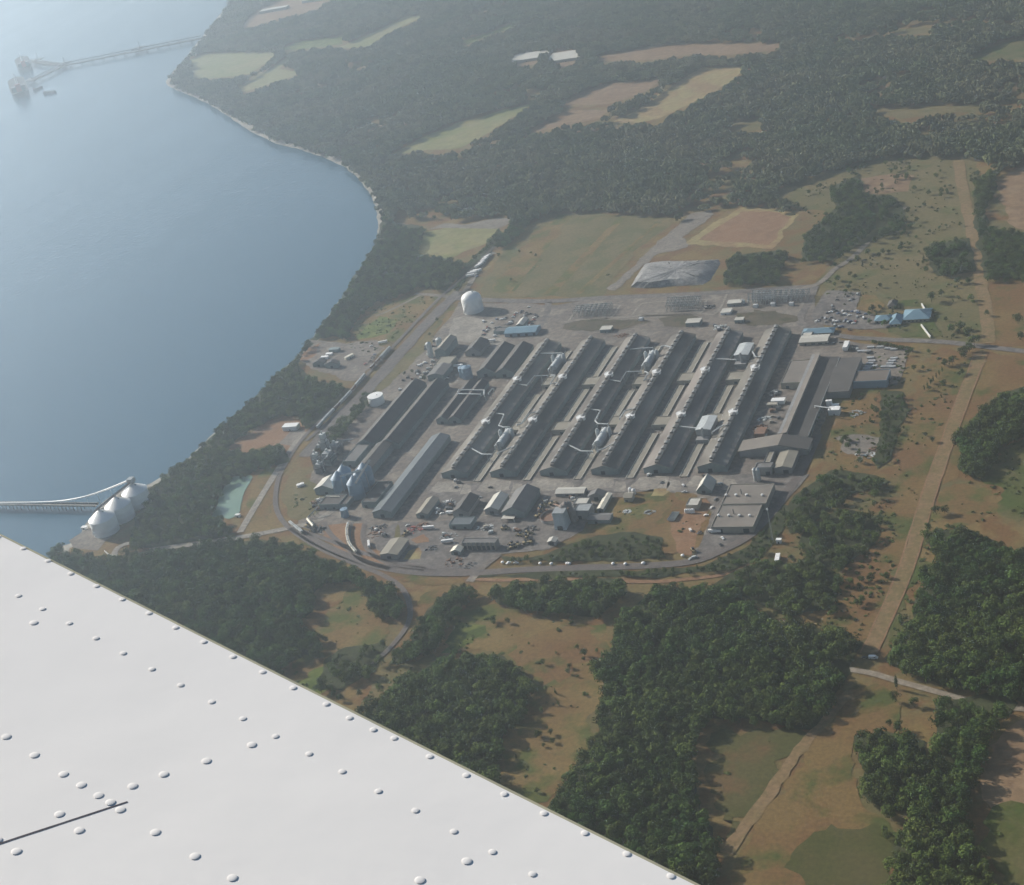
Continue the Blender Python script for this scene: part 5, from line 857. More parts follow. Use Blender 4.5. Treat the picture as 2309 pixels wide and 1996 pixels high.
train('P4', [(42,700),(22,770),(25,860),(50,940),(85,990),(128,1042)], 5, 'cream', 'cream hopper wagon in the short curved train inside the rail bend', 'curved train')
train('P8', [(775,1412),(905,1515)], 3, 'grey', 'pale wagon standing on the track just past the level crossing', 'wagons past the crossing')
LP = [g('Z7',*q) for q in ((1195,195),(1000,405),(850,575),(690,765),(530,930),(345,1135))]; LC = curve(LP, 12); ln = [0]
for a_, b_ in zip(LC, LC[1:]): ln.append(ln[-1]+(b_-a_).length)
PALE = ((0,.13),(.34,.47),(.60,.74),(.80,1.0)); nw = int(ln[-1]/17.6)
for k in range(nw):
    u = (k+.5)/nw; s_ = u*ln[-1]; j = min(max(i for i in range(len(ln)) if ln[i] <= s_), len(LC)-2); p_ = LC[j].lerp(LC[j+1], (s_-ln[j])/(ln[j+1]-ln[j])); pale = any(a_ <= u <= b_ for a_, b_ in PALE)
    if not pale and k % 4 == 0: continue
    wagon(p_, LC[j+1]-LC[j], 'box' if pale else 'rust', ('pale box wagon' if pale else 'rusty brown gondola wagon')+' in the long straight train beside the shore compound', 'long straight train')
# utility poles along the swath
UP = None
# concrete blocks guarding the road bend on the shore
BL = None
for k in range(9):
    p = gs('P7',[(820,845),(845,868),(875,880),(915,882)]); q = curve(p,3)[k]; lab = 'white and dark guard block along the road bend by the shore tanks'
    if BL is None: BL = MB().add([(-2.2,-.5,0),(2.2,-.5,0),(2.2,.5,0),(-2.2,.5,0),(-2.1,-.2,1.3),(2.1,-.2,1.3),(2.1,.2,1.3),(-2.1,.2,1.3)],[(3,2,1,0),(4,5,6,7),(0,1,5,4),(1,2,6,5),(2,3,7,6),(3,0,4,7)]).build('guard_block', m_white, None); tag(BL, lab, 'guard block', 'guard blocks at the bend'); BL.location = (q.x,q.y,.66); BL.rotation_euler = (0,0,-.6)
    else: o = BL.copy(); COL.objects.link(o); o.location = (q.x,q.y,.66); o.rotation_euler = (0,0,-.6+.1*k)
park(g('R3',1080,565), .1, 'dark', 'car', 'at the crossing of the swath and the farm road', 'cars at the swath crossing'); park(g('R3',1128,568), 0, 'white', 'van', 'at the crossing of the swath and the farm road', 'cars at the swath crossing', 1.5)

# stacks of pallets and parts lying about the yards
PS = {}
def stack(p, ang, col):
    lab = f'{col} pallet stack lying about the plant yards'
    if col not in PS:
        t = bpy.data.objects.new('pallet_stack', None); COL.objects.link(t); b = MB(); q = random.Random(5); b.box(-2.2,2.2,-1.2,1.2,0,.5); b.build('pallet', m_dkmet, t)
        b = MB(); b.box(-2.1,2.1,-1.15,1.15,.52,1.6); b.box(-1.9,.6,-1,1.05,1.62,2.5); b.build('load', {'pale': m_duct, 'tan': w_tan, 'rusty': m_rust, 'dark': m_dkmet, 'white': m_white}[col], t); PS[col] = t; tag(t, lab, 'pallet stack', 'pallet stacks in the plant yards'); t.location = (p.x,p.y,.6); t.rotation_euler = (0,0,ang); return
    copy_thing(PS[col], (p.x,p.y,.6), ang, lab, 'pallet stacks in the plant yards', (rr.uniform(.7,1.5),)*3)
for c_, x0, y0, x1, y1, n in (('A',800,790,900,725,14),('A',860,705,905,690,6),('P4',1190,420,1250,560,9),('P4',1000,480,1120,560,5),('P4',250,690,480,840,10),('P4',1120,800,1280,900,7),('P4',1600,700,1700,800,5),('P4',1790,690,2030,780,7),('P5',440,370,560,500,8),('P5',820,330,960,420,6),('P2',330,560,420,900,12),('P2',210,880,300,1000,8),('Z6',700,790,880,840,6),('P1',1080,60,1180,150,6),('P3',300,1050,420,1180,6),('P3',330,330,480,560,7),('Z7',1500,300,1700,600,8),('Q2',140,850,280,930,4),('Q2',1180,830,1320,930,4),('Q1',420,640,640,760,4)):
    for k in range(n): u = rr.random(); w_ = rr.random(); stack(g(c_,x0+(x1-x0)*u,y0+(y1-y0)*(w_ if abs(y1-y0) > abs(x1-x0) else u)+rr.uniform(-8,8)), rr.choice((0,1.57,.4)), rr.choice(('pale','tan','rusty','dark','white','dark')))
# ================================================================ TREES
m_leaf = mat('broadleaf_foliage', (.056,.102,.020), (.032,.068,.016), .06, .8, rnd=.5, spec=.08, drift=(.070,.100,.022))
m_leaf2 = mat('hedge_foliage', (.080,.100,.026), (.056,.078,.021), .08, .8, rnd=.3, spec=.12)
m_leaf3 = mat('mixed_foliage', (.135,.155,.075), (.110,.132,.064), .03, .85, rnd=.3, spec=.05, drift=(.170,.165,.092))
m_bark = mat('tree_bark', (.10,.08,.06), (.07,.055,.04), 1, .9)
def crown_mesh(name, seed, n_lumps, n_leaf, leaf, kind='broad'):
    q = np.random.default_rng(seed); V = []; F = []
    lumps = []
    if kind == 'broad':
        for i in range(n_lumps):
            a = q.uniform(0, 6.28); z = q.uniform(.32, .86); rad = .34*math.sin(math.pi*min(1, max(.12, (z-.12)/.9)))**.6
            d = rad*math.sqrt(q.uniform(0,1)); lumps.append((d*math.cos(a), d*math.sin(a), z, q.uniform(.13,.23)))
        lumps.append((0,0,.78,.21))
    elif kind == 'bush':
        for i in range(n_lumps): a = q.uniform(0,6.28); d = .5*math.sqrt(q.uniform(0,1)); lumps.append((d*math.cos(a), d*math.sin(a), q.uniform(.25,.6), q.uniform(.22,.38)))
    elif kind == 'column':
        for i in range(n_lumps): z = (i+.6)/n_lumps; a = q.uniform(0,6.28); lumps.append((.03*math.cos(a), .03*math.sin(a), .08+.86*z, .10*math.sin(math.pi*(.15+.8*z))+.02))
    elif kind == 'conifer':
        for i in range(n_lumps): z = i/n_lumps; a = q.uniform(0,6.28); w = .21*(1-z)+.02; lumps.append((w*.55*math.cos(a), w*.55*math.sin(a), .12+.84*z, w*.62))
    elif kind == 'clump':
        for i in range(n_lumps): a = q.uniform(0,6.28); d = .92*math.sqrt(q.uniform(0,1)); lumps.append((d*math.cos(a), d*math.sin(a), q.uniform(.42,.82), q.uniform(.20,.30)))
    tot = sum(l[3]**2 for l in lumps)
    for lx, ly, lz, lr in lumps:
        k = max(8, int(n_leaf*lr*lr/tot))
        for j in range(k):
            d = q.normal(size=3); d /= np.linalg.norm(d)
            if d[2] < -.55: d[2] *= -1
            zs = 1.15 if kind in ('conifer','column') else .9
            p = np.array([lx,ly,lz]) + d*lr*np.array([1,1,zs])*q.uniform(.72,1.06)
            n = d*.9 + q.normal(size=3)*.24; n /= np.linalg.norm(n); u = np.cross(n, q.normal(size=3)); u /= np.linalg.norm(u); w = np.cross(n, u); s = leaf*q.uniform(.6,1.35)
            b = len(V); V += [tuple(p-u*s-w*s*.8), tuple(p+u*s-w*s*.7), tuple(p+u*s*.8+w*s), tuple(p-u*s*.9+w*s*.8)]; F.append((b,b+1,b+2,b+3))
    me = bpy.data.meshes.new(name); me.from_pydata(V, [], F); me.update(); return me
def trunk_mesh(name, seed):
    q = random.Random(seed); b = MB(); b.tube([(0,0,-.02),(.008,0,.25),(0,.01,.5),(.01,0,.72)], .022, 6); v = b.v; n = 6
    b.v = [(x*(1-.55*z/.72), y*(1-.55*z/.72), z) for x,y,z in v]
    for i in range(4): a = q.uniform(0,6.28); z = q.uniform(.28,.5); b.tube([(0,0,z),(.12*math.cos(a),.12*math.sin(a),z+.13),(.22*math.cos(a),.22*math.sin(a),z+.2)], .008, 5)
    me = bpy.data.meshes.new(name); me.from_pydata(b.v, [], b.f); me.update(); me.materials.append(m_bark); return me
def with_mat(me, m): me.materials.append(m); return me
m_leaf4 = mat('light_foliage', (.070,.098,.020), (.048,.074,.017), .06, .8, rnd=.35, spec=.08)
NEAR = [with_mat(crown_mesh('crown', 20+i, 13+i%3*3, 620, .030), m_leaf4 if i == 4 else m_leaf) for i in range(6)]
TRK = [trunk_mesh('trunk', i) for i in range(3)]
CONE = [with_mat(crown_mesh('crown', 60+i, 16, 460, .022, 'conifer'), m_leaf) for i in range(2)]
COLU = with_mat(crown_mesh('crown', 70, 12, 420, .022, 'column'), m_leaf)
BUSH = [with_mat(crown_mesh('bush', 80+i, 9, 260, .085, 'bush'), m_leaf2) for i in range(3)]
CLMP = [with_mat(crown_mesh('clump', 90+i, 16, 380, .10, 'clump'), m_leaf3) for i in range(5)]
# woods as outlines on the ground (overview pixels)
WOOD = {
 'upper': [(640,-225),(560,-150),(500,-60),(470,0),(443,38),(409,80),(376,124),(344,158),(360,176),(402,192),(455,222),(505,252),(565,282),(625,298),(684,320),(726,348),(756,388),(772,430),(800,455),(860,452),(900,452),(945,455),(1012,438),(1040,446),(1075,440),(1112,432),(1185,427),(1300,436),(1362,438),(1440,424),(1500,418),(1560,418),(1600,418),(1560,388),(1640,350),(1700,334),(1800,310),(1900,310),(1955,316),(1985,318),(2020,345),(2110,316),(2200,250),(2200,-225)],
 'shore_mid': [(772,430),(800,455),(850,455),(858,470),(842,512),(868,522),(908,524),(938,535),(925,560),(902,590),(850,577),(800,600),(760,612),(722,642),(705,682),(645,685),(605,718),(612,708),(642,670),(702,588),(752,508),(770,470)],
 'rail_strip': [(1008,470),(1025,478),(995,510),(960,545),(930,585),(912,585),(940,540),(975,505)],
 'hill_left': [(1040,446),(1075,440),(1060,462),(1020,500),(1002,500)],
 'shore_low': [(606,720),(600,745),(640,770),(690,780),(712,790),(690,815),(650,852),(622,868),(600,842),(570,838),(540,852),(480,885),(458,910),(500,918),(548,905),(568,925),(545,950),(520,945),(500,962),(470,965),(440,1010),(425,1048),(440,1050),(480,1082),(430,1092),(330,1108),(262,1110),(268,1080),(278,1050),(302,1000),(332,962),(372,935),(402,908),(452,860),(492,825),(532,790),(572,750)],
 'rail_trees': [(700,840),(740,800),(760,790),(745,820),(690,880),(655,920),(640,905),(680,860)],
 'lower_left': [(118,1112),(150,1122),(230,1136),(262,1118),(330,1116),(430,1103),(520,1092),(600,1104),(640,1128),(735,1165),(790,1190),(812,1218),(806,1250),(770,1252),(715,1180),(660,1180),(640,1195),(632,1240),(602,1262),(636,1290),(612,1325),(585,1342),(560,1372),(500,1360),(380,1290),(100,1140)],
 'rail_hedge': [(838,1292),(856,1252),(900,1202),(932,1186),(962,1197),(905,1262),(882,1312),(832,1335),(792,1345),(800,1322)],
 'left_clumps': [(600,1265),(645,1290),(655,1330),(615,1325)], 'left_clumps2': [(660,1335),(700,1310),(770,1300),(790,1310),(760,1360),(720,1380),(690,1400),(640,1395)],
 'middle': [(690,1480),(760,1420),(830,1368),(940,1330),(1012,1325),(1058,1362),(1072,1402),(1062,1440),(1012,1500),(1000,1560),(1010,1590),(960,1600),(800,1540)],
 'row_wood': [(988,1200),(1030,1188),(1130,1178),(1200,1172),(1262,1172),(1272,1198),(1205,1248),(1112,1243),(1012,1222)],
 'hedge_track': [(965,1166),(1100,1162),(1180,1152),(1300,1157),(1422,1146),(1502,1110),(1555,1065),(1578,1020),(1598,1024),(1588,1065),(1548,1125),(1482,1155),(1300,1168),(1100,1170)],
 'central': [(1252,1255),(1330,1192),(1442,1192),(1505,1212),(1560,1262),(1652,1272),(1738,1302),(1718,1362),(1688,1412),(1640,1478),(1520,1458),(1432,1455),(1402,1500),(1408,1600),(1435,1690),(1452,1745),(1440,1830),(1420,1830),(1100,1645),(1162,1560),(1202,1500),(1222,1402),(1202,1352),(1242,1312)],
 'right_top': [(2120,770),(2022,805),(1972,850),(1936,890),(1945,950),(1970,972),(2002,950),(2025,900),(2120,872)],
 'right_mid': [(1872,1082),(1962,1072),(2042,1112),(2120,1132),(2120,1440),(2002,1398),(1902,1388),(1835,1362),(1795,1335),(1852,1252),(1862,1172),(1902,1132)],
 'right_low': [(1890,1422),(2022,1402),(2060,1425),(2002,1482),(1982,1560),(1955,1650),(1990,1742),(2030,1830),(1800,1830),(1812,1702),(1852,1652),(1882,1560),(1902,1482)],
 'bush_group': [(1728,1492),(1792,1482),(1862,1502),(1872,1560),(1852,1640),(1792,1648),(1745,1608),(1748,1560)],
 'plant_island': [(1012,1131),(1102,1122),(1182,1090),(1282,1080),(1338,1090),(1348,1128),(1202,1138),(1062,1137)],
 'east_wood': [(1642,980),(1682,952),(1762,960),(1802,976),(1722,1002),(1682,1032),(1652,1060),(1602,1080),(1582,1042),(1600,1010)],
 'hedge_line': [(1782,792),(1832,794),(1838,832),(1802,930),(1772,952),(1780,870)],
 'spoil_wood': [(1458,574),(1482,517),(1582,507),(1590,522),(1570,574)],
 'right_farm': [(1680,380),(1742,352),(1745,392),(1812,402),(1830,422),(1830,462),(1782,482),(1722,505),(1682,530),(1622,530),(1632,470),(1692,422)],
 'right_far': [(1972,362),(2020,345),(2012,385),(1992,430),(2000,465),(2052,470),(2120,480),(2120,570),(1992,562),(1970,450)],
 'brown_wood': [(1872,502),(1962,482),(1975,550),(1892,560)],
 'mast_trees': [(1480,1160),(1560,1130),(1600,1150),(1640,1130),(1700,1170),(1690,1230),(1600,1250),(1520,1215),(1440,1190)],
 'meadow_clump': [(1640,1060),(1700,1030),(1780,1050),(1770,1110),(1700,1150),(1640,1140),(1620,1100)],
 'scatter_a': [(1690,1000),(1830,960),(1890,1000),(1830,1160),(1760,1290),(1650,1260),(1560,1230),(1620,1120)], 'scatter_b': [(1840,720),(1905,710),(1980,720),(1930,860),(1890,960),(1830,960),(1840,830)], 'scatter_c': [(1640,780),(1780,800),(1770,940),(1690,960),(1660,900)], 'scatter_d': [(1560,400),(1700,340),(1900,315),(1980,330),(1990,560),(2000,690),(1890,690),(1660,600),(1690,500)], 'scatter_e': [(1830,1040),(1990,985),(2040,1040),(1960,1070),(1870,1180),(1840,1260),(1800,1300)], 'scatter_f': [(900,1330),(960,1210),(1240,1262),(1200,1360),(1190,1510),(1070,1640),(1010,1570),(1075,1400)],
 'under_wing': [(130,1152),(480,1362),(690,1490),(960,1608),(1100,1658),(1415,1835),(-60,1835),(-150,1600),(90,1300)],
 'dirt_trees': [(545,912),(570,902),(585,935),(555,945)]}
OPEN = [p for k_, p in FAR.items() if k_ not in ('f15',)]+[[(862,463),(900,450),(1012,438),(1040,446),(1012,466)],[(1380,490),(1500,416),(1445,420),(1330,490)]]
def pip(P, poly, zz=0.):
    q = np.array([tuple(g('A',p[0],p[1],zz))[:2] for p in poly]); x, y = P[:,0], P[:,1]; ins = np.zeros(len(P), bool); j = len(q)-1
    for i in range(len(q)):
        c = ((q[i,1] > y) != (q[j,1] > y)) & (x < (q[j,0]-q[i,0])*(y-q[i,1])/(q[j,1]-q[i,1]+1e-12)+q[i,0]); ins ^= c; j = i
    return ins
def fill(poly, step, holes=(), keep=1., zz=0.):
    q = np.array([tuple(g('A',p[0],p[1],zz))[:2] for p in poly]); lo, hi = q.min(0), q.max(0); xs = np.arange(lo[0], hi[0], step); ys = np.arange(lo[1], hi[1], step*.87)
    X, Y = np.meshgrid(xs, ys); X = X+(np.arange(len(ys))%2)[:,None]*step*.5; P = np.stack([X.ravel(), Y.ravel()], 1); P += RNG.uniform(-.42, .42, P.shape)*step
    m = pip(P, poly, zz)
    P = P[m]
    for h in holes: P = P[~pip(P, h)]
    if keep < 1: P = P[RNG.random(len(P)) < keep]
    return P
def ppip(px, poly):
    x, y = px[:,0], px[:,1]; ins = np.zeros(len(px), bool); q = np.array(poly, float); j = len(q)-1
    for i in range(len(q)):
        ins ^= ((q[i,1] > y) != (q[j,1] > y)) & (x < (q[j,0]-q[i,0])*(y-q[i,1])/(q[j,1]-q[i,1]+1e-12)+q[i,0]); j = i
    return ins
def at_z(P, z): return to_px(np.c_[P, np.full(len(P), z)])[0]
def clear_fields(P, polys, hs):    # drop trees that stand on, or rise in front of, an open field
    k = np.ones(len(P), bool)
    for z in hs:
        px = at_z(P, z)
        for q in polys: k &= ~ppip(px, q)
    return P[k]
LANES += [(curve(a_, 3), w_) for a_, w_ in SWATHS]
LPX = [(to_px(np.array([tuple(p) for p in L_]))[0], np.array([(p.x,p.y) for p in L_]), w) for L_, w in LANES]
def clear_lanes(P, z=6.):
    k = np.ones(len(P), bool); px = at_z(P, z)
    for L_, G, w in LPX:
        for i in range(len(G)-1):
            a, b = G[i], G[i+1]; d = b-a; t = np.clip(((P-a)@d)/(d@d+1e-9), 0, 1); k &= np.linalg.norm(P-(a+t[:,None]*d), axis=1) > w/2+3.5
            a, b = L_[i], L_[i+1]; d = b-a; t = np.clip(((px-a)@d)/(d@d+1e-9), 0, 1); k &= np.linalg.norm(px-(a+t[:,None]*d), axis=1) > 3.0
    return P[k]
def seen(P, z=0.):                 # inside the frame and not under the wing
    px, zf = to_px(np.c_[P, np.full(len(P), z)]); return (px[:,0] > -70) & (px[:,0] < 2140) & (px[:,1] > -90) & (px[:,1] < 1850), px, zf
for k_, p_ in WOOD.items():
    if k_ == 'upper' or k_[:7] == 'scatter': continue
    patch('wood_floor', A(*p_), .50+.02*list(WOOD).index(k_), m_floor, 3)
near = []; far = []; mids = []
for k_, p_ in WOOD.items():
    if k_ == 'upper':
        P = clear_lanes(clear_fields(fill(p_, 15.0, (), 1., 9.), OPEN, (0, 7, 15)), 8.); s_, px, zf = seen(P); P = P[s_]
        nz_ = np.array([noise.noise(Vector((x/210,y/210,4)))+.5*noise.noise(Vector((x/70,y/70,8))) for x, y in P]); P = P[(nz_ < .34) | (RNG.random(len(P)) < .3)]; far.append(P)
    elif k_[:7] == 'scatter':
        P = clear_lanes(fill(p_, 9. if k_ != 'scatter_f' else 15., (), 1., 2.), 2.); s_, px, zf = seen(P); P = P[s_]
        nz_ = np.array([noise.noise(Vector((x/42,y/42,12)))+.4*noise.noise(Vector((x/15,y/15,2))) for x, y in P]); P = P[(nz_ > .20) & (RNG.random(len(P)) < .75)]
        near += [(x, y, 2+8*RNG.random()**2.2, k_) for x, y in P]
    else:
        big = k_ in ('under_wing','lower_left','middle','central','right_mid','right_low','right_top','bush_group','row_wood','rail_hedge')
        P = fill(p_, 9.2 if big else 8.0, (), .96 if big else (.52 if k_ in ('east_wood','meadow_clump','mast_trees','left_clumps2','brown_wood','right_farm') else .8), 6. if k_ != 'hedge_track' else 3.); P = clear_lanes(P, 3. if k_ in ('hedge_track','rail_trees') else 6.); s_, px, zf = seen(P); P = P[s_]
        H = RNG.uniform(9, 18.5, len(P)) if big else (RNG.uniform(8, 13.5, len(P)) if k_ not in ('hedge_track','hedge_line','plant_island') else RNG.uniform(3.5, 8, len(P)))
        near += [(x, y, h, k_) for (x, y), h in zip(P, H)]
# upper wood border trees: single trees along the clearings
# single trees and bushes of the meadows (overview pixel, height, kind)
LONE = [(1885,612,15,'b'),(1905,600,10,'b'),(1868,640,8,'b'),(1945,668,13,'b'),(1925,672,11,'b'),(1960,680,12,'b'),(1972,700,14,'b'),(1950,722,14,'b'),(1928,738,12,'b'),(1912,742,11,'b'),(1962,712,13,'b'),(2060,655,14,'b'),(2068,690,12,'b'),(1998,640,9,'b'),(1905,805,7,'c'),(1740,1068,13,'b'),(1722,1092,12,'b'),(1770,1010,12,'b'),(1895,1042,11,'b'),(1912,1040,10,'b'),(1878,1075,10,'b'),(1650,1040,9,'b'),(1720,1130,13,'c'),(1700,1128,11,'b'),(1720,1185,9,'b'),(1690,1245,11,'b'),(1735,1228,9,'b'),(1745,1220,9,'b'),(1815,1395,16,'p'),(1100,1345,7,'b'),(1125,1405,8,'c'),(1130,1428,7,'c'),(1098,1443,7,'b'),(1092,1490,6,'b'),(1045,1535,7,'c'),(1000,1265,6,'b'),(1838,720,8,'b'),(1850,750,8,'b'),(1868,748,6,'b'),(1880,715,6,'b'),(1790,660,9,'b'),(1805,655,8,'b'),(1820,668,7,'b'),(1760,655,7,'b'),(1880,790,6,'b'),(1795,1700,9,'b'),(1790,1685,7,'b'),(1812,1420,11,'b'),(1850,1430,9,'b'),(1800,1470,7,'b'),(1820,1480,11,'b'),(1790,1500,8,'b'),(1520,1175,11,'p'),(700,1385,8,'c'),(770,1400,9,'b'),(730,1410,8,'b'),(690,1418,8,'b'),(620,1400,6,'b'),(660,1300,8,'b'),(880,445,9,'b'),(905,440,10,'b'),(930,440,11,'b'),(955,437,10,'b'),(1052,512,6,'b'),(1085,520,6,'b'),(1035,570,6,'b'),(1075,515,5,'b'),(1010,520,7,'b'),(925,560,7,'b'),(870,680,6,'b'),(885,650,6,'b'),(835,755,6,'b'),(820,760,6,'b'),(860,770,8,'b'),(875,768,7,'b'),(1790,300,9,'b'),(1822,330,8,'b'),(1840,345,8,'b'),(1745,345,9,'b'),(1775,395,9,'b'),(1720,470,8,'b'),(1895,360,9,'b'),(1880,395,9,'b'),(1905,400,9,'b'),(1870,420,8,'b'),(1855,450,9,'b'),(1700,415,7,'b'),(1690,540,7,'b'),(1785,545,6,'b'),(1690,580,7,'b')]
for k in range(7): LONE.append((1871+6.0*k, 791-6.2*k, 8.5, 'p'))
for k in range(14): LONE.append((1768+6*k+rr.uniform(-1,1), 697+1.2*k, 6.5, 'b'))
lonely = [(tuple(g('A',x,y)), h, kd, x, y) for x, y, h, kd in LONE]
# which wood trees show largest
N = np.array([(x,y,h) for x,y,h,k_ in near]); px, zf = to_px(np.c_[N[:,:2], N[:,2]*.5]); size = N[:,2]/zf
vis = (px[:,0] > 4) & (px[:,0] < 2068) & (px[:,1] < 1783) & (px[:,1] < 1079+.5014*px[:,0]-8); order = np.argsort(-np.where(vis, size, 0)); pick = set(order[:205].tolist())
WHERE = {'central': ('broadleaf tree in the dense dark wood left of the lower mown swath', 'trees of the wood left of the lower swath'), 'right_low': ('broadleaf tree in the tall tree belt between lower meadow and right edge', 'trees of the tall right belt'), 'right_mid': ('broadleaf tree in the wood right of the swath, above the farm road', 'trees of the wood above the farm road'), 'bush_group': ('rounded tree in the free standing group on the lower right meadow', 'trees of the free group on the lower meadow'), 'middle': ('broadleaf tree in the wood touching the wing, by the brown meadow', 'trees of the wood at the wing')}
def tree(p, h, kd, lab, group, seed, name='broadleaf_tree'):
    t = bpy.data.objects.new(name, None); COL.objects.link(t); t.location = (p[0],p[1],.2); t.rotation_euler = (0,0,seed*2.4); f = h*(1.02 if kd == 'b' else 1); t.scale = (f*rr.uniform(.92,1.2),)*2+(h,); tag(t, lab, 'tree', group)
    if kd in 'cp': t.scale = (h*(.9 if kd == 'c' else .8),)*2+(h,)
    o = bpy.data.objects.new('crown', NEAR[seed%6] if kd == 'b' else (CONE[seed%2] if kd == 'c' else COLU)); COL.objects.link(o); o.parent = t
    o = bpy.data.objects.new('trunk', TRK[seed%3]); COL.objects.link(o); o.parent = t
for n_, i in enumerate(sorted(pick)):
    x, y, h, k_ = near[i]; l_, g_ = WHERE.get(k_, ('broadleaf tree in the lower woods beside the swath', 'trees of the lower woods')); tree((x,y), h, 'b', l_, g_, n_)
KN = {'b': ('broadleaf_tree','round leafy tree'), 'c': ('conifer_tree','dark pointed conifer'), 'p': ('poplar_tree','narrow upright poplar')}
def place_word(x, y):
    for (ax, ay, r_, w_) in ((1890,620,45,'behind the large teal office'),(1945,700,50,'by the road east of the office lawn'),(1890,770,36,'in the slanting row on the red meadow'),(1800,705,60,'in the hedge row along the road below the office lawn'),(1790,660,40,'beside the office car park'),(1850,735,40,'on the rough grass beside the loading yard'),(1735,1080,50,'on the meadow right of the plant, above the lattice mast'),(1900,1050,45,'on the dry meadow right of the swath'),(1100,1420,130,'alone on the brown meadow beside the wing wood'),(1820,1450,70,'on the lower right meadow under the farm road'),(1720,1200,70,'on the red meadow left of the swath'),(1800,1690,40,'at the edge of the tall right belt'),(700,1380,120,'in the rough clearing by the wing edge'),(930,440,70,'above the pale gravel lot over the park lawn'),(1050,530,70,'on the olive landfill slope'),(850,720,90,'in the dry strip between railway and car park'),(1800,400,170,'scattered over the hazy clearings at the upper right'),(1690,560,60,'near the gravel road running northeast'),(1520,1175,30,'beside the dirt track right of the curved rails'),(1740,1012,60,'in the east meadow by the hedges'),(2040,660,60,'at the right edge near the grey road'),(1960,800,90,'on the red meadow by the swath')):
        if abs(x-ax) < r_ and abs(y-ay) < r_: return w_
    return 'standing in the open among the meadows'
for n_, (p, h, kd, x, y) in enumerate(lonely): w_ = place_word(x, y); tree(p, h, kd, KN[kd][1]+' '+w_, 'lone trees '+w_, n_+3, KN[kd][0])
# the rest of the woods: one mass each
def scatter(name, label, pts, protos, cat='woodland'):
    """pts: rows of x, y, z, sx, sz, rot, which"""
    pts = np.asarray(pts, float); me = bpy.data.meshes.new(name); me.from_pydata([tuple(p[:3]) for p in pts], [], []); 
    a = me.attributes.new('sc', 'FLOAT_VECTOR', 'POINT'); a.data.foreach_set('vector', np.c_[pts[:,3],pts[:,3],pts[:,4]].astype(np.float32).ravel())
    a = me.attributes.new('rt', 'FLOAT_VECTOR', 'POINT'); a.data.foreach_set('vector', np.c_[np.zeros(len(pts)),np.zeros(len(pts)),pts[:,5]].astype(np.float32).ravel())
    a = me.attributes.new('wh', 'INT', 'POINT'); a.data.foreach_set('value', pts[:,6].astype(np.int32))
    o = bpy.data.objects.new(name, me); COL.objects.link(o); o['kind'] = 'stuff'; tag(o, label, cat)
    ng = bpy.data.node_groups.new(name, 'GeometryNodeTree'); ng.interface.new_socket('Geometry', in_out='INPUT', socket_type='NodeSocketGeometry'); ng.interface.new_socket('Geometry', in_out='OUTPUT', socket_type='NodeSocketGeometry')
    N = ng.nodes; L = ng.links; gi = N.new('NodeGroupInput'); go = N.new('NodeGroupOutput'); ip = N.new('GeometryNodeInstanceOnPoints'); gg = N.new('GeometryNodeGeometryToInstance')
    for q in protos[::-1]:
        ob = bpy.data.objects.new(q.name+'_kind', q); oi = N.new('GeometryNodeObjectInfo'); oi.inputs['Object'].default_value = ob; oi.inputs['As Instance'].default_value = False
        L.new(oi.outputs['Geometry'], gg.inputs[0])
    def at(n_, t_): x = N.new('GeometryNodeInputNamedAttribute'); x.data_type = t_; x.inputs['Name'].default_value = n_; return x.outputs['Attribute']
    L.new(gi.outputs[0], ip.inputs['Points']); L.new(gg.outputs[0], ip.inputs['Instance']); ip.inputs['Pick Instance'].default_value = True
    L.new(at('wh','INT'), ip.inputs['Instance Index']); L.new(at('rt','FLOAT_VECTOR'), ip.inputs['Rotation']); L.new(at('sc','FLOAT_VECTOR'), ip.inputs['Scale']); L.new(ip.outputs[0], go.inputs[0])
    o.modifiers.new('scatter', 'NODES').node_group = ng; return o
def joined(a, b):                  # crown and trunk as one mesh for the masses
    me = bpy.data.meshes.new('tree'); n = len(a.vertices); me.from_pydata([tuple(v.co) for v in a.vertices]+[tuple(v.co) for v in b.vertices], [], [tuple(p.vertices) for p in a.polygons]+[tuple(i+n for i in p.vertices) for p in b.polygons]); me.materials.append(a.materials[0]); me.materials.append(b.materials[0])
    for p in me.polygons:
        if p.index >= len(a.polygons): p.material_index = 1
    me.update(); return me
TREES = [joined(c, TRK[i%3]) for i, c in enumerate(NEAR)]+[joined(CONE[0], TRK[0])]
rows = [(x,y,.2,h*RNG.uniform(.95,1.25),h,RNG.uniform(0,6.28),(6 if RNG.random() < .06 else i%6)) for i,(x,y,h,k_) in enumerate(near) if i not in pick]
scatter('woodland', 'mass of broadleaf woods and hedges round the plant and meadows', rows, TREES)
F_ = np.concatenate(far)
scatter('distant_forest', 'hazy grey green forest covering the land beyond the plant', [(x,y,0,RNG.uniform(8.5,13),RNG.uniform(9,19),RNG.uniform(0,6.28),i%5) for i,(x,y) in enumerate(F_)], CLMP)
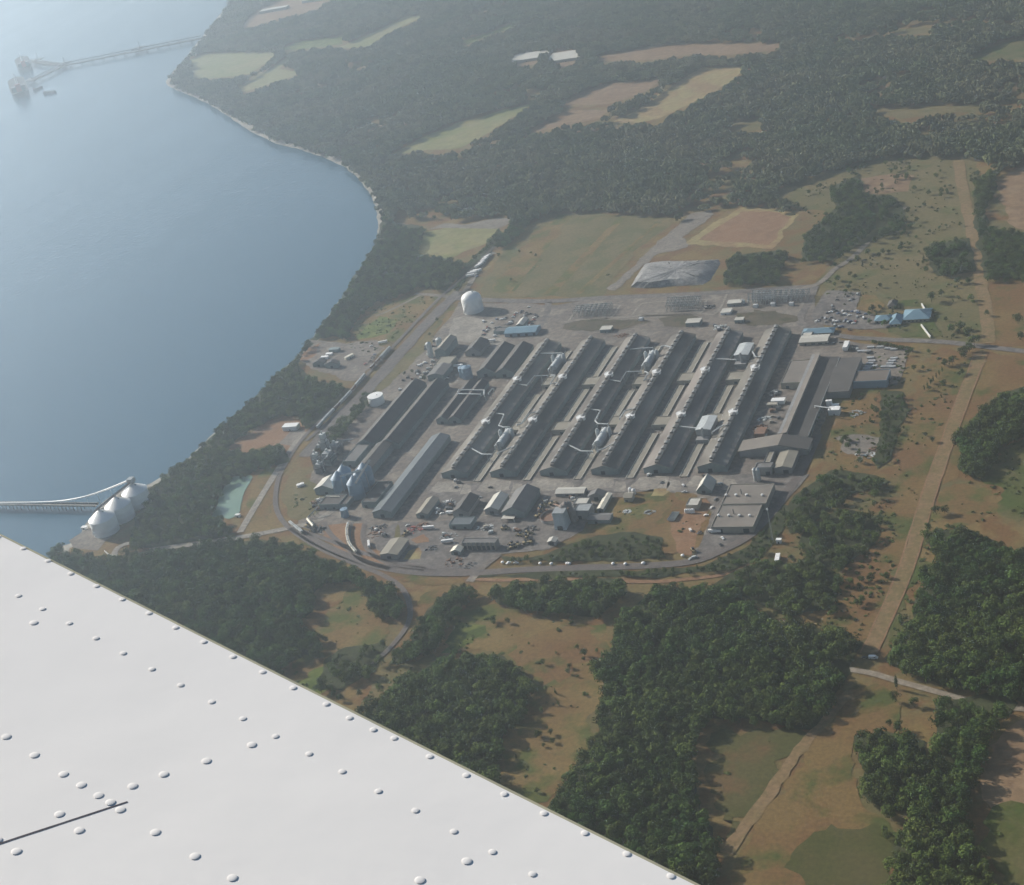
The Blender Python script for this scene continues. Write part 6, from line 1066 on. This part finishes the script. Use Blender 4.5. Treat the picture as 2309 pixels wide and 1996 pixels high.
# low scrub over the meadows
SCRUB = [('m1',11,.42),('m3',11,.36),('m4',7,.7),('m5',9,.5),('m6',13,.4),('m7',13,.36),('m9',14,.45),('m10',9,.5),('m11',8,.6),('m12',9,.6),('m18',9,.65),('m17',16,.3),('m13',26,.2)]
rows = []
for k_, st, kp in SCRUB:
    P = clear_lanes(fill(MEADOW[k_][1], st, (), 1.), 1.)
    nz_ = np.array([noise.noise(Vector((x/32,y/32,3)))*.5+.5 for x,y in P]); P = P[nz_+RNG.uniform(-.09,.09,len(P)) > .98-kp]
    rows += [(x,y,.1,RNG.uniform(1,2.4)**2,RNG.uniform(.7,2.4),RNG.uniform(0,6.28),RNG.integers(3)) for x,y in P]
for poly, st, kp in (([(1640,1000),(1700,960),(1800,980),(1830,1160),(1740,1300),(1640,1260),(1560,1240),(1600,1100)],9,.62),([(600,700),(720,640),(850,590),(900,600),(760,720),(700,700)],10,.5),([(720,780),(850,680),(860,700),(760,810)],13,.35),([(640,990),(665,1010),(600,1052),(570,1010)],9,.4),([(1780,700),(1840,710),(1835,800),(1800,930),(1690,1000),(1640,960),(1700,840)],10,.45),([(1560,400),(1700,340),(1900,315),(1980,330),(1990,560),(2000,690),(1890,690),(1660,600),(1690,500)],20,.45),([(1190,1085),(1300,1000),(1440,1020),(1410,1110)],13,.35),([(980,590),(1100,440),(1350,445),(1215,595)],34,.25),([(900,1185),(1260,1170),(1480,1175),(1480,1190),(1260,1200),(960,1200)],11,.4)):
    P = clear_lanes(fill(poly, st), 1.); nz_ = np.array([noise.noise(Vector((x/26,y/26,9)))*.5+.5 for x,y in P]); P = P[nz_+RNG.uniform(-.09,.09,len(P)) > .98-kp]
    rows += [(x,y,.1,RNG.uniform(1,2.3)**2,RNG.uniform(.7,2.4),RNG.uniform(0,6.28),RNG.integers(3)) for x,y in P]
scatter('undergrowth', 'low green scrub and brambles scattered over the meadows', rows, BUSH, 'scrub')
# ================================================================ AIRCRAFT WING, close to the camera
S_ = 2.4; WN = (CU_*.90286 - CF_*.42993).normalized()          # the wing skin's upward normal
def wp(x, y):                       # spot on the wing skin seen at overview pixel x, y
    d = CF_ + CR_*((x-1036)/3300) - CU_*((y-895.5)/3300); return CAM + d*(S_/(d.dot(-CU_*2.1 + CF_*1.0)))
e0 = wp(0,1079); E1 = (wp(1420,1791)-e0).normalized(); E2 = WN.cross(E1).normalized()
if (wp(300,1700)-e0).dot(E2) < 0: E2 = -E2
def ripple(a, b): return (.0003*noise.noise(Vector((a*9,b*9,0)))+.0022*noise.noise(Vector((a*2.2,b*2.2,5))))*min(1., max(0., (b-.004)/.12))
def wv(a, b, c=0.): return e0 + E1*a + E2*b + WN*(c+(ripple(a,b) if c > -.0005 else 0))          # along the edge, inboard of it, above the skin
def wuv(x, y): p = wp(x,y)-e0; return p.dot(E1), p.dot(E2)
t = thing('aircraft_wing', 'white riveted aircraft wing close up, cutting across the lower left corner', 'wing', e0)
m_wing = mat('wing_paint', (.86,.84,.805), (.84,.82,.785), 3, .32, bump=.0012, spec=.5, s2=7)
m_edge = mat('wing_edge', (.42,.40,.28), (.34,.33,.24), 20, .5); m_seam = mat('seam_shadow', (.060,.058,.075), (.045,.045,.06), 30, .7); m_wing2 = mat('wing_lap_paint', (.86,.84,.805), (.84,.82,.785), 4, .35)
v = []; f = []; A0, A1, B1 = -1.3, 1.25, 1.55; na, nb = 110, 70           # top skin with a slight ripple between rivet rows
sA, sB = wuv(0,1707), wuv(258,1622)
for j in range(nb+1):
    for i in range(na+1):
        a = A0+(A1-A0)*i/na; b = .004+B1*j/nb; v.append(wv(a, b, 0.))
for j in range(nb):
    for i in range(na): k = j*(na+1)+i; f.append((k,k+1,k+na+2,k+na+1))
o = MB().add(v, f).build('upper_skin', m_wing, t, True)
b = MB(); b.add([wv(A0,0,-.0006),wv(A1,0,-.0006),wv(A1,.004,-.0006),wv(A0,.004,-.0006),wv(A0,0,-.006),wv(A1,0,-.006),wv(A1,.010,-.009),wv(A0,.010,-.009)],[(0,1,2,3),(7,6,5,4),(0,4,5,1),(1,5,6,2),(2,6,7,3),(3,7,4,0)]); b.build('trailing_edge', m_edge, t)
b = MB(); b.add([wv(A0,.011,-.009),wv(A1,.011,-.009),wv(A1,B1,-.16),wv(A0,B1,-.16)],[(3,2,1,0)]); b.build('lower_skin', m_wing, t)
b = MB(); d_ = Vector((sB[0]-sA[0], sB[1]-sA[1])).normalized(); nrm = Vector((-d_.y, d_.x)); st = Vector(sA)-d_*.9; en = Vector(sB)
K_ = 60; v = []
for i in range(K_+1): s_ = st.lerp(en, i/K_); w_ = .0028-.0016*i/K_; v += [wv(s_.x+nrm.x*w_,s_.y+nrm.y*w_,.0003), wv(s_.x-nrm.x*w_,s_.y-nrm.y*w_,.0003)]
b.add(v, [(2*i,2*i+1,2*i+3,2*i+2) for i in range(K_)]); b.build('panel_gap', m_seam, t)
RV = [(47,1110),(97,1135),(143,1161),(195,1186),(247,1213),(301,1241),(355,1270),(412,1299),(471,1329),(531,1360),(593,1392),(660,1425),(707,1453),(755,1477),(797,1494),(869,1531),(943,1569),(1020,1607),(1100,1646),(1183,1686),(1268,1728),(1357,1773),(-4,1086),
 (37,1206),(86,1233),(140,1262),(194,1292),(249,1322),(307,1354),(365,1386),(428,1420),(491,1454),(557,1490),(625,1526),(692,1562),(765,1602),(840,1641),(918,1683),(996,1724),(1077,1769),(-14,1178)]
RB = [(68,1261),(12,1490),(69,1527),(128,1566),(164,1588),(199,1609),(223,1623),(243,1638),(314,1684),(394,1733),(470,1777),(268,1590),(331,1566),(417,1539),(509,1507),(120,1647),(160,1680),(33,1723),(-6,1700),(944,1743),(849,1782)]
for L_, r_ in ((RV,.0039),(RB,.0051)):
    for x, y in L_:
        a, c = wuv(x,y); v = []; f = []; n = 12; pr = [(1.0,0),(.82,.045),(.52,.08),(.25,.095)]
        for ri, zi in pr: v += [wv(a+r_*ri*math.cos(2*math.pi*k/n), c+r_*ri*math.sin(2*math.pi*k/n), .0006+r_*zi) for k in range(n)]
        v.append(wv(a,c,.0006+r_*.10)); m_ = len(pr)
        for q in range(m_-1): f += [(q*n+k,q*n+(k+1)%n,(q+1)*n+(k+1)%n,(q+1)*n+k) for k in range(n)]
        f += [((m_-1)*n+k,(m_-1)*n+(k+1)%n,m_*n) for k in range(n)]; MB().add(v, f).build('rivet', m_wing2, t, True)
# ================================================================ HAZE
hz = bpy.data.materials.new('haze'); hz.use_nodes = True; N = hz.node_tree.nodes; N.remove(N['Principled BSDF']); pv = N.new('ShaderNodeVolumePrincipled')
pv.inputs['Color'].default_value = (.76,.88,1.0,1); pv.inputs['Density'].default_value = 1.28e-4; pv.inputs['Anisotropy'].default_value = .76
hz.node_tree.links.new(pv.outputs[0], N['Material Output'].inputs['Volume'])
o = MB().box(X0-300,X1+300,Y0-300,Y1+300,-4.6,930).build('haze', hz, None); o['kind'] = 'stuff'; o['label'] = 'pale blue summer haze over sea and land'
